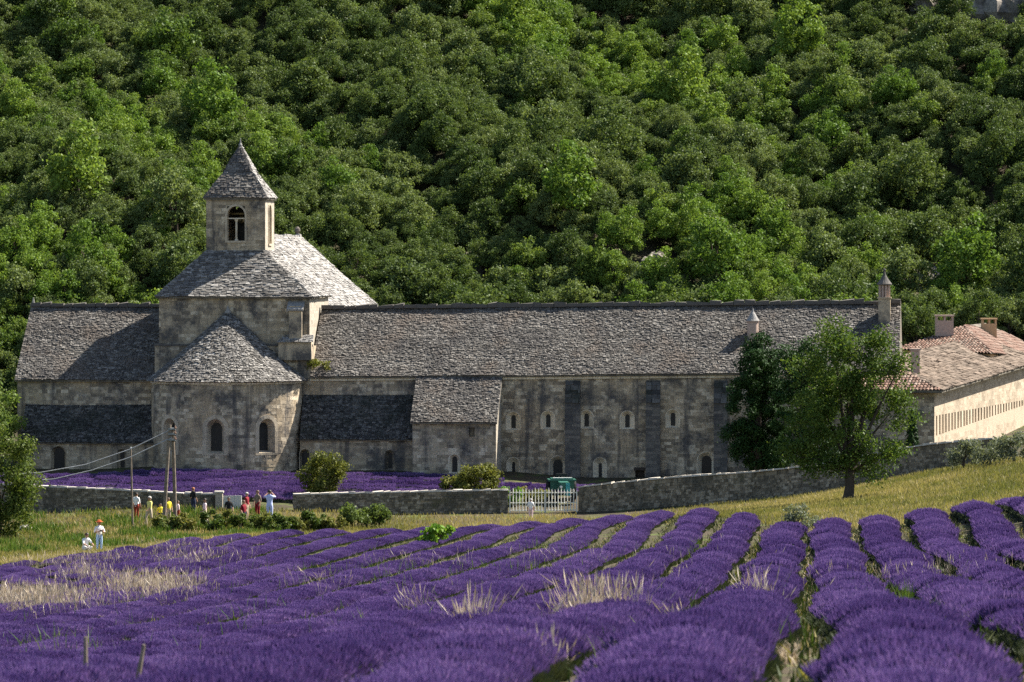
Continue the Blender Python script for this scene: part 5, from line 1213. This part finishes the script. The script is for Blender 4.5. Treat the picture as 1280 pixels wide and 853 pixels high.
q = G(547, 684); plant('lime_shrub', 'lime green leafy plant growing among the lavender rows', 'shrub', q, .85, .55, 800, .2, LEAF_LIME, 507, 16, .24, low=-.5, flat=1.0)
for i, (px, d, rx, rz, lab) in enumerate([(1205, 276, 1.15, .95, 'silvery olive shrub on the slope before the barn wall'), (1238, 272, 1.2, .95, 'silvery olive shrub right of the first one, below the wall end'), (1268, 270, 1.0, .9, 'silvery olive shrub at the right edge below the stair')]):
    plant('olive_shrub', lab, 'shrub', at(px, d), rx, rz, 2600, .13, LEAF_SILVER, 520 + i, 22, .35, 'silvery shrubs on the right slope', low=-.7)
plant('grey_shrub', 'pale grey lavender shrub at the far end of the right rows', 'shrub', at(1003, 203), .85, .65, 1800, .1, LEAF_SILVER, 530, 18, .25, low=-.6)
ORD = ['first', 'second', 'third', 'fourth', 'fifth', 'sixth', 'seventh', 'eighth', 'ninth', 'tenth', 'eleventh', 'twelfth', 'thirteenth', 'fourteenth', 'fifteenth', 'sixteenth', 'seventeenth', 'eighteenth', 'nineteenth', 'twentieth']
hx = [(196, .5), (208, .55), (222, .5), (236, .55), (262, .6), (272, .5), (284, .6), (300, .55), (318, .5), (332, .55), (346, .6), (360, .55), (374, .6), (388, .6), (402, .55), (418, .65)]
for i, (px, s_) in enumerate(hx):
    plant('hedge_shrub', 'green hedge shrub before the visitors, %s from the left' % ORD[i], 'shrub', at(px + rnd.uniform(-2, 2), 284.5 + rnd.uniform(-1.2, 1.2)), s_ * 1.2, s_ * 1.1, 1400, .15, LEAF_BUSH if i % 3 else LEAF_YELLOW, 540 + i, 12, .22, 'shrubs of the low hedge row', low=-.8)
for i, (px, s_) in enumerate([(440, .85), (458, 1.0), (474, .8)]):
    plant('hedge_shrub', ('first', 'second', 'third')[i] + ' dark shrub of three against the wall right of the hedge', 'shrub', at(px, 290 + i), s_, s_ * .9, 1500, .17, LEAF_DARK, 570 + i, 16, .3, 'dark shrubs against the middle wall', low=-.8)
rp = to_world(L(396, 464, -.15)); plant('roof_plant', 'dry yellow green weeds growing on the roof edge beside the apse cone', 'plant', rp, .9, .4, 500, .16, LEAF_YELLOW, 599, 12, .22, low=-.6, trunk=False, flat=1.0)
# white boulder in the grass at the left
q = G(32, 664); mb = MB(); g_ = random.Random(4); rows = []
for i in range(7):
    t = i / 6 * math.pi * .6; rows.append([(.5 * math.sin(t) * math.cos(a) * g_.uniform(.85, 1.1), .35 * math.sin(t) * math.sin(a), .38 * math.cos(t) * g_.uniform(.85, 1.1)) for a in (2 * math.pi * j / 10 for j in range(10))])
mb.grid(rows, 0, True); o = put('boulder', mb.mesh('boulder'), COPING, loc=q); tag(o, 'white boulder lying in the grass at the left', 'rock')
# stair parapet at the right end
q = W(1262, 560, 284); q.z = T(q.x, q.y); st = empty('stair_parapet', q); tag(st, 'sunlit sloping stair parapet at the right edge before the barn', 'stair')
a_, b_ = W(1250, 549, 284) - q, W(1284, 574, 281) - q
mb = MB(); dz_ = Vector((0, 0, -.18)); n_ = Vector((0, .3, 0))
mb.face([a_, b_, b_ + n_, a_ + n_]); mb.face([a_ + dz_, b_ + dz_, b_, a_]); mb.face([a_ + dz_ + n_, b_ + dz_ + n_, b_ + dz_, a_ + dz_]); put('handrail', mb.mesh('handrail'), COPING, st)
for i in range(7):
    p_ = a_.lerp(b_, (i + .5) / 7); mb = MB(); mb.box((p_.x - .05, p_.y + .1, p_.z - 1.15), (p_.x + .05, p_.y + .2, p_.z - .17)); put('baluster', mb.mesh('baluster'), COPING, st)

# ------------------------------------------------------------------ lavender
def lav_mesh(seed, length, n, hl, hw, stems):
    g = np.random.default_rng(seed); A, Hh = .6, .3
    ph = g.uniform(0, 6.28, 6)
    def rad(x, th): return 1 + .08 * np.sin(x * 5 + ph[0] + 2 * th) + .07 * np.sin(x * 9 + ph[1] - 3 * th) + .05 * np.sin(th * 7 + x * 3 + ph[2])
    nu, nv = max(6, int(length * 8)), 9; U = np.linspace(-length / 2 - .1, length / 2 + .1, nu); Vv = np.linspace(-1.75, 1.75, nv)
    UU, TH = np.meshgrid(U, Vv); r = rad(UU, TH) * .95; core = np.stack([UU, A * r * np.sin(TH), Hh * r * np.cos(TH)], -1).reshape(-1, 3)
    ix = np.arange(nv * nu).reshape(nv, nu); F0 = np.stack([ix[:-1, :-1], ix[:-1, 1:], ix[1:, 1:], ix[1:, :-1]], -1).reshape(-1, 4)
    x = g.uniform(-length / 2, length / 2, n); th = np.clip(g.normal(0, .5, n), -1.02, 1.02); r = rad(x, th)
    base = np.stack([x, A * r * np.sin(th), Hh * r * np.cos(th)], 1)
    d = np.stack([g.normal(0, .22, n), np.sin(th) * .6 + g.normal(0, .18, n), np.cos(th) * .8 + .6 + g.normal(0, .15, n)], 1); d /= np.linalg.norm(d, axis=1, keepdims=True)
    sl = g.uniform(.03, .12, n)[:, None]; tip = base + d * sl; L_ = (hl * g.uniform(.7, 1.35, n))[:, None]
    a = np.cross(d, g.normal(0, 1, (n, 3))); a /= np.linalg.norm(a, axis=1, keepdims=True); b = np.cross(d, a); w = hw * .5
    Qs = []
    for s in (a, b): Qs.append(np.stack([tip - s * w * .7, tip + d * L_ * .45 - s * w * 1.1, tip + d * L_, tip + d * L_ * .45 + s * w * 1.1], 1))
    V = np.concatenate([core, np.concatenate(Qs).reshape(-1, 3)]); nf = len(core); F1 = nf + np.arange(2 * n * 4).reshape(-1, 4)
    mi = [0] * len(F0) + [1] * len(F1); F = [F0, F1]
    if stems:
        k = int(n * .35); xs_ = g.uniform(-length / 2, length / 2, k); ts_ = g.uniform(.8, 1.6, k) * g.choice((-1, 1), k); rs_ = rad(xs_, ts_)
        bs_ = np.stack([xs_, A * rs_ * np.sin(ts_) * .9, Hh * rs_ * np.cos(ts_) * .9], 1); ds_ = np.stack([g.normal(0, .3, k), np.sin(ts_) * .6, np.full(k, .8)], 1); ds_ /= np.linalg.norm(ds_, axis=1, keepdims=True)
        ss_ = np.cross(ds_, g.normal(0, 1, (k, 3))); ss_ /= np.linalg.norm(ss_, axis=1, keepdims=True); ss_ *= hw * .3
        F.append(len(V) + np.arange(k * 4).reshape(-1, 4)); V = np.concatenate([V, np.stack([bs_ - ss_, bs_ + ss_, bs_ + ds_ * .16 + ss_ * .4, bs_ + ds_ * .16 - ss_ * .4], 1).reshape(-1, 3)]); mi += [2] * k
        k = int(n * stems); j = g.integers(0, n, k); s = a[j] * hw * .22
        Qt = np.stack([base[j] - s - d[j] * .1, base[j] + s - d[j] * .1, tip[j] + s * .6, tip[j] - s * .6], 1)
        F.append(len(V) + np.arange(k * 4).reshape(-1, 4)); V = np.concatenate([V, Qt.reshape(-1, 3)]); mi += [2] * k
    me = mesh_np('lavender_mesh', V, np.concatenate(F)); me.polygons.foreach_set('material_index', np.array(mi, dtype=np.int32))
    for m_ in (LAV_LEAF, LAV_FLOWER, LAV_STEM): me.materials.append(m_)
    return me
def past(seed, length, n, hl, hw): return lav_mesh(seed, length, n, hl, hw, 2.2)
LAV = {'near': [lav_mesh(700 + i, 1.0, 4200, .07, .015, .6) for i in range(5)],
       'mid': [lav_mesh(710 + i, 1.0, 2300, .085, .021, .6) for i in range(4)],
       'past_near': [past(740 + i, 1.0, 1300, .07, .015) for i in range(2)], 'past_mid': [past(742 + i, 1.0, 800, .085, .02) for i in range(2)], 'past_far': [past(744 + i, 2.0, 900, .12, .03) for i in range(2)],
       'far': [lav_mesh(720 + i, 2.0, 2400, .12, .032, .5) for i in range(4)]}
RD = .062; SP = 1.8; C_OFF = -.06 - SP / 2                      # rows run into depth, leaning to the right
def RDK(k): return max(.036, .062 - .0016 * max(0, -k))
def field_end(x): return float(np.interp(x, [-26, -22, -16, -11, -6, 0, 4, 8, 12, 16, 19, 24], [226, 238, 243, 247, 256, 272, 276, 252, 203, 195, 188, 182]))
rg_ = random.Random(5); rows_done = 0
FADED = [(690, 690, 90), (860, 680, 90), (930, 665, 60), (470, 725, 60), (110, 700, 90), (250, 690, 60), (640, 800, 50), (1130, 770, 40)]
BARE = [(40, 742, 75), (190, 724, 48), (60, 715, 40)]
for k in range(5, -23, -1):
    rd_ = RDK(k); c0_ = C_OFF + (k + .14 * min(0, k + 2)) * SP + (RD - rd_) * 43; plants = []
    y = 30.0
    while y < 282:
        far = y > 125; x = c0_ + rd_ * y + .12 * math.sin(y * .13 + k); ln_ = 2.0 if far else 1.0
        if y > field_end(x) + rg_.uniform(-1.5, 1.5): break
        if abs(x) < .1085 * y + 1.2:
            plants.append((x, y, 'far' if far else ('near' if y < 78 else 'mid')))
        y += ln_ * (.64 if not far else .7)
    if len(plants) < 2: continue
    z = terr(np.array([p_[0] for p_ in plants]), np.array([p_[1] for p_ in plants])); b = plants[0]
    row = empty('lavender_row', (b[0], b[1], float(z[0]))); rows_done += 1
    nm_ = ORD[rows_done - 1] if rows_done <= 20 else ORD[rows_done - 21] + ' beyond twenty'
    tag(row, 'long violet lavender row, %s counted from the right side of the field' % nm_ if rows_done <= 20 else 'violet lavender row at the left end of the field, %s' % ORD[rows_done - 21], 'lavender', 'lavender rows of the front field')
    for i, (x, y, lod) in enumerate(plants):
        ppx, ppy = CX + FPX * x / y, HZ + FPX * (CAMH - z[i]) / y
        thin = any((ppx - a_) ** 2 / r_ ** 2 + (ppy - b_) ** 2 / (r_ * .22) ** 2 < 1 for a_, b_, r_ in BARE)
        if thin and rg_.random() < .55: continue
        weed = any((ppx - a_) ** 2 / r_ ** 2 + (ppy - b_) ** 2 / (r_ * .25) ** 2 < 1 for a_, b_, r_ in FADED)
        if rg_.random() < .015: continue
        if rg_.random() < (.55 if weed else .07): lod = 'past_' + lod  # faded plant
        me = LAV[lod][rg_.randrange(len(LAV[lod]))]
        o = bpy.data.objects.new('lavender_plant', me); COL.objects.link(o); o.parent = row
        dz = float(z[min(i + 1, len(plants) - 1)] - z[max(i - 1, 0)]); dy = plants[min(i + 1, len(plants) - 1)][1] - plants[max(i - 1, 0)][1]
        o.location = (x - b[0], y - b[1], float(z[i] - z[0]) - .04)
        s = rg_.uniform(.88, 1.12) * (1 + .08 * math.sin(y * .35 + k * 1.9))
        fl = rg_.choice((0, math.pi)); sl_ = math.atan2(dz, dy) if dy else 0
        o.rotation_euler = (0, -sl_ if fl == 0 else sl_, math.pi / 2 - rd_ + fl + rg_.uniform(-.08, .08)); nar = float(np.interp(k, [-5, -1], [.0, 1.0])); o.scale = (1, s * (.9 + .1 * nar), s * rg_.uniform(.9, 1.1) * (.6 + .4 * nar))
# rows in the abbey yard, along the wall
rg_ = random.Random(9)
for k in range(8):
    y0 = 303.2 + k * 1.45; plants = []
    x = -33.0
    while x < (7.0 if k in (4, 5) else -.2):
        yy = y0 - x * .0; lp = (Vector((x, yy, 0)) - AO); X_, Y_ = lp.dot(AX), lp.dot(AY)
        ok = Y_ < -2.0 and not (abs(X_ - xa) < RA + .8 and math.hypot(X_ - xa, Y_) < RA + .8) and not (-7.4 < X_ < -.2 and Y_ > -4.4)
        ok = ok and not any(abs(x - sx_) < 1.5 and abs(yy - 305) < 1.6 for sx_ in ((403 - 640) / FPX * 304.5, (597 - 640) / FPX * 305))
        if ok: plants.append((x, yy))
        x += 1.75
    z = terr(np.array([p_[0] for p_ in plants]), np.array([p_[1] for p_ in plants])); b = plants[0]
    row = empty('lavender_row', (b[0], b[1], float(z[0])))
    tag(row, 'lavender row in the abbey yard, %s counted from the boundary wall' % ORD[k], 'lavender', 'lavender rows of the abbey yard')
    for i, (x, y) in enumerate(plants):
        o = bpy.data.objects.new('lavender_plant', LAV['past_far'][rg_.randrange(2)] if rg_.random() < .4 else LAV['far'][rg_.randrange(4)]); COL.objects.link(o); o.parent = row
        o.location = (x - b[0], y - b[1], float(z[i] - z[0]) - .05); s = rg_.uniform(.8, 1.0); o.rotation_euler = (0, 0, rg_.choice((0, math.pi)) + rg_.uniform(-.06, .06)); o.scale = (1, s, s)

# ------------------------------------------------------------------ grasses
def blades(name, label, X, Y, hgt, wid, mat, seed, lean=.35, plume=0.0, cat='grass'):
    g = np.random.default_rng(seed); n_ = len(X); Z = terr(X, Y); h = hgt * g.uniform(.5, 1.3, n_)
    a = g.uniform(0, 6.283, n_); dx, dy = np.cos(a), np.sin(a); w = wid * .5
    ln_ = np.abs(g.normal(0, lean, n_)) * h; b = g.uniform(0, 6.283, n_)
    base = np.stack([X, Y, Z - .03], 1); tip = base + np.stack([ln_ * np.cos(b), ln_ * np.sin(b), h], 1); sd = np.stack([dx, dy, np.zeros(n_)], 1) * w
    md = base * .45 + tip * .55 + np.stack([-ln_ * np.cos(b) * .15, -ln_ * np.sin(b) * .15, h * .05], 1)
    if plume: Q = np.stack([base - sd * .3, md - sd * .4, tip, md + sd * .4], 1); m2 = base * .3 + tip * .7; Q2 = np.stack([m2 - sd * .2, base * .12 + tip * .88 - sd * plume, tip + (tip - base) * .04, base * .12 + tip * .88 + sd * plume], 1); Q = np.concatenate([Q, Q2])
    else: Q = np.stack([base - sd, md - sd * .8, tip, md + sd * .8], 1)
    o = put(name, quads_to_mesh(name, Q), mat, kind='stuff'); tag(o, label, cat)
    return o
g = np.random.default_rng(61)
n_ = 130000; X = g.uniform(3, 36, n_); Y = g.uniform(186, 296, n_); px_ = CX + FPX * X / Y
wall_y = np.interp(px_, [700, 950, 1040, 1150, 1245, 1400], [300, 295, 291, 286, 282, 280]) - .5
fe = np.interp(X, [0, 4, 8, 12, 16, 19, 24], [272, 276, 252, 203, 195, 188, 182]) + .5
ok = (Y < wall_y) & (Y > fe) & (px_ < 1310)
blades('meadow_grass', 'yellow green meadow grass on the slope right of the gate', X[ok], Y[ok], .24, .04, GRASS, 62)
n_ = 90000; X = g.uniform(-34, 4, n_); Y = g.uniform(228, 299, n_); px_ = CX + FPX * X / Y
fe = np.interp(X, [-26, -22, -16, -11, -6, 0, 4], [226, 238, 243, 247, 256, 272, 276]) + .5
ok = (Y > fe) & (px_ > -30) & ~((np.abs(Y - np.interp(X, [-17, -14.5, -11, -8, -5.2], [266, 268, 271, 274, 279])) < 3.4) & (X < -5) & (X > -17))
blades('verge_grass', 'mixed green and dry grass between lavender field and left wall', X[ok], Y[ok], .3, .05, GRASS, 63)
n_ = 42000; X = g.uniform(-33, -13, n_); Y = g.uniform(262, 298, n_); ok = (CX + FPX * X / Y > -30) & (np.sin(X * 1.3 + Y * .35) + np.sin(X * .5 - Y * .6) + g.normal(0, .7, n_) > .7)
blades('green_verge', 'tall green weeds below the left wall', X[ok], Y[ok], .5, .055, GRASS_GREEN, 64)
# dry grass between and above the rows
def tufts(patches, seed):
    g = np.random.default_rng(seed); XS = []; YS = []
    for (px, py, rx, ry, k) in patches:
        u = g.normal(0, .45, (k, 2))
        for a, b in u: 
            XS.append((px + a * rx, py + b * ry))
    P_ = np.array(XS); ds = np.arange(38, 262, .7); out = []
    for px, py in P_:
        x = (px - CX) / FPX * ds; zz = CAMH - (py - HZ) / FPX * ds; out.append((x, zz))
    X0 = np.array([o_[0] for o_ in out]); Z0 = np.array([o_[1] for o_ in out]); Hh = terr(X0, np.broadcast_to(ds, X0.shape)); kk = np.argmax(Z0 <= Hh + .02, axis=1); good = kk > 0; ii = np.arange(len(kk))[good]
    return X0[ii, kk[good]], ds[kk[good]]
X, Y = tufts([(35, 760, 90, 16, 2200), (185, 742, 70, 15, 1500), (105, 726, 50, 8, 300), (240, 706, 70, 8, 260), (60, 710, 90, 8, 300), (130, 705, 60, 6, 200), (200, 690, 80, 6, 200)], 71)
blades('dry_grass', 'pale dry grass patches in the left part of the lavender', X, Y, .58, .017, STRAW, 72, .4, 1.4)
X, Y = tufts([(745, 790, 60, 7, 260), (590, 800, 26, 8, 110), (680, 846, 40, 8, 60), (866, 806, 26, 5, 60), (945, 772, 30, 5, 70), (520, 770, 20, 5, 25), (400, 740, 30, 5, 30), (500, 712, 60, 6, 60), (1165, 738, 40, 5, 40), (1110, 738, 40, 5, 45), (1180, 722, 30, 4, 30), (1040, 735, 40, 5, 30), (720, 710, 40, 4, 30), (1250, 725, 40, 4, 24), (660, 704, 30, 3, 24), (560, 715, 30, 4, 24)] + [(g.uniform(0, 1280), g.uniform(690, 760), 12, 2, 4) for _ in range(45)], 73)
blades('dry_grass', 'scattered straw coloured grass tufts among the central and right lavender rows', X, Y, np.interp(Y, [45, 90], [.42, .6]), .012, STRAW, 74, .45, 1.5)
X, Y = tufts([(735, 788, 44, 5, 170), (775, 782, 34, 4, 110), (590, 806, 22, 5, 60), (945, 770, 26, 4, 60)], 81)
blades('straw_tuft', 'fan of pale straw grass rising from the lavender at centre', X, Y, .74, .013, STRAW, 82, .45, 1.6)
pt = [(g.uniform(0, 1280), g.uniform(690, 850), 60, 10, 5) for _ in range(90)] + [(g.uniform(0, 1280), g.uniform(690, 850), 30, 5, 6) for _ in range(110)] + [(690, 690, 60, 8, 160), (880, 690, 60, 10, 200), (1165, 790, 6, 10, 50), (1080, 770, 10, 10, 60), (1130, 760, 20, 12, 80), (640, 720, 90, 8, 120), (1190, 760, 30, 8, 60), (820, 700, 60, 8, 120), (460, 720, 120, 8, 100), (60, 820, 40, 8, 40)]
X, Y = tufts(pt, 75)
blades('green_weeds', 'thin green weeds sprouting through the lavender rows', X, Y, np.interp(Y, [45, 90], [.36, .5]), .018, GRASS_GREEN, 76, .35)
n_ = 60000; Y = 38 + 200 * g.random(n_); kk = g.integers(-23, 6, n_); rk_ = np.maximum(.036, .062 - .0016 * np.maximum(0, -kk - .5)); X = C_OFF + SP / 2 + (kk + .14 * np.minimum(0, kk + 2.5)) * SP + (RD - rk_) * 43 + rk_ * Y + g.normal(0, .13, n_); ok = (np.abs(X) < .11 * Y + .5) & (Y < np.interp(X, [-26, -22, -16, -11, -6, 0, 4, 8, 12, 16, 19, 24], [226, 238, 243, 247, 256, 272, 276, 252, 203, 195, 188, 182]))
half = g.random(n_) < .12
XS_, YS_ = tufts([(958, 818, 40, 16, 2600), (1010, 700, 14, 14, 300), (1075, 745, 10, 20, 400), (1140, 775, 20, 16, 400)], 79)
blades('stubble', 'short straw stubble on the soil between the lavender rows', np.concatenate([X[ok & half], XS_]), np.concatenate([Y[ok & half], YS_]), .14, .03, STRAW, 77, .8)
hg = g.random(n_) < .82
blades('furrow_weeds', 'low green weeds on the soil between the lavender rows', X[ok & ~half & hg], Y[ok & ~half & hg], .2, .035, GRASS_DARK, 78, .6)
blades('furrow_grass', 'low yellowish grass on the soil between the lavender rows', X[ok & ~half & ~hg], Y[ok & ~half & ~hg], .18, .035, GRASS, 80, .6)

for lab, px, pt, pb, tilt in (('blurred grey stake near the bottom left corner', 107, 796, 860, 0), ('second blurred leaning stalk right of the grey stake at the bottom', 166, 806, 862, 14)):
    d = 41.5; x = (px - CX) / FPX * d; z0 = T(x, d); tp_ = W(px + tilt, pt, d) - Vector((x, d, z0))
    st_ = empty('wooden_stake', (x, d, z0)); tag(st_, lab, 'stake', 'stakes at the bottom left')
    mb = MB(); mb.tube([(0, 0, -.2), tuple(tp_ * .5), tuple(tp_)], [.026, .024, .016], 7); put('shaft', mb.mesh('shaft'), WOOD, st_)
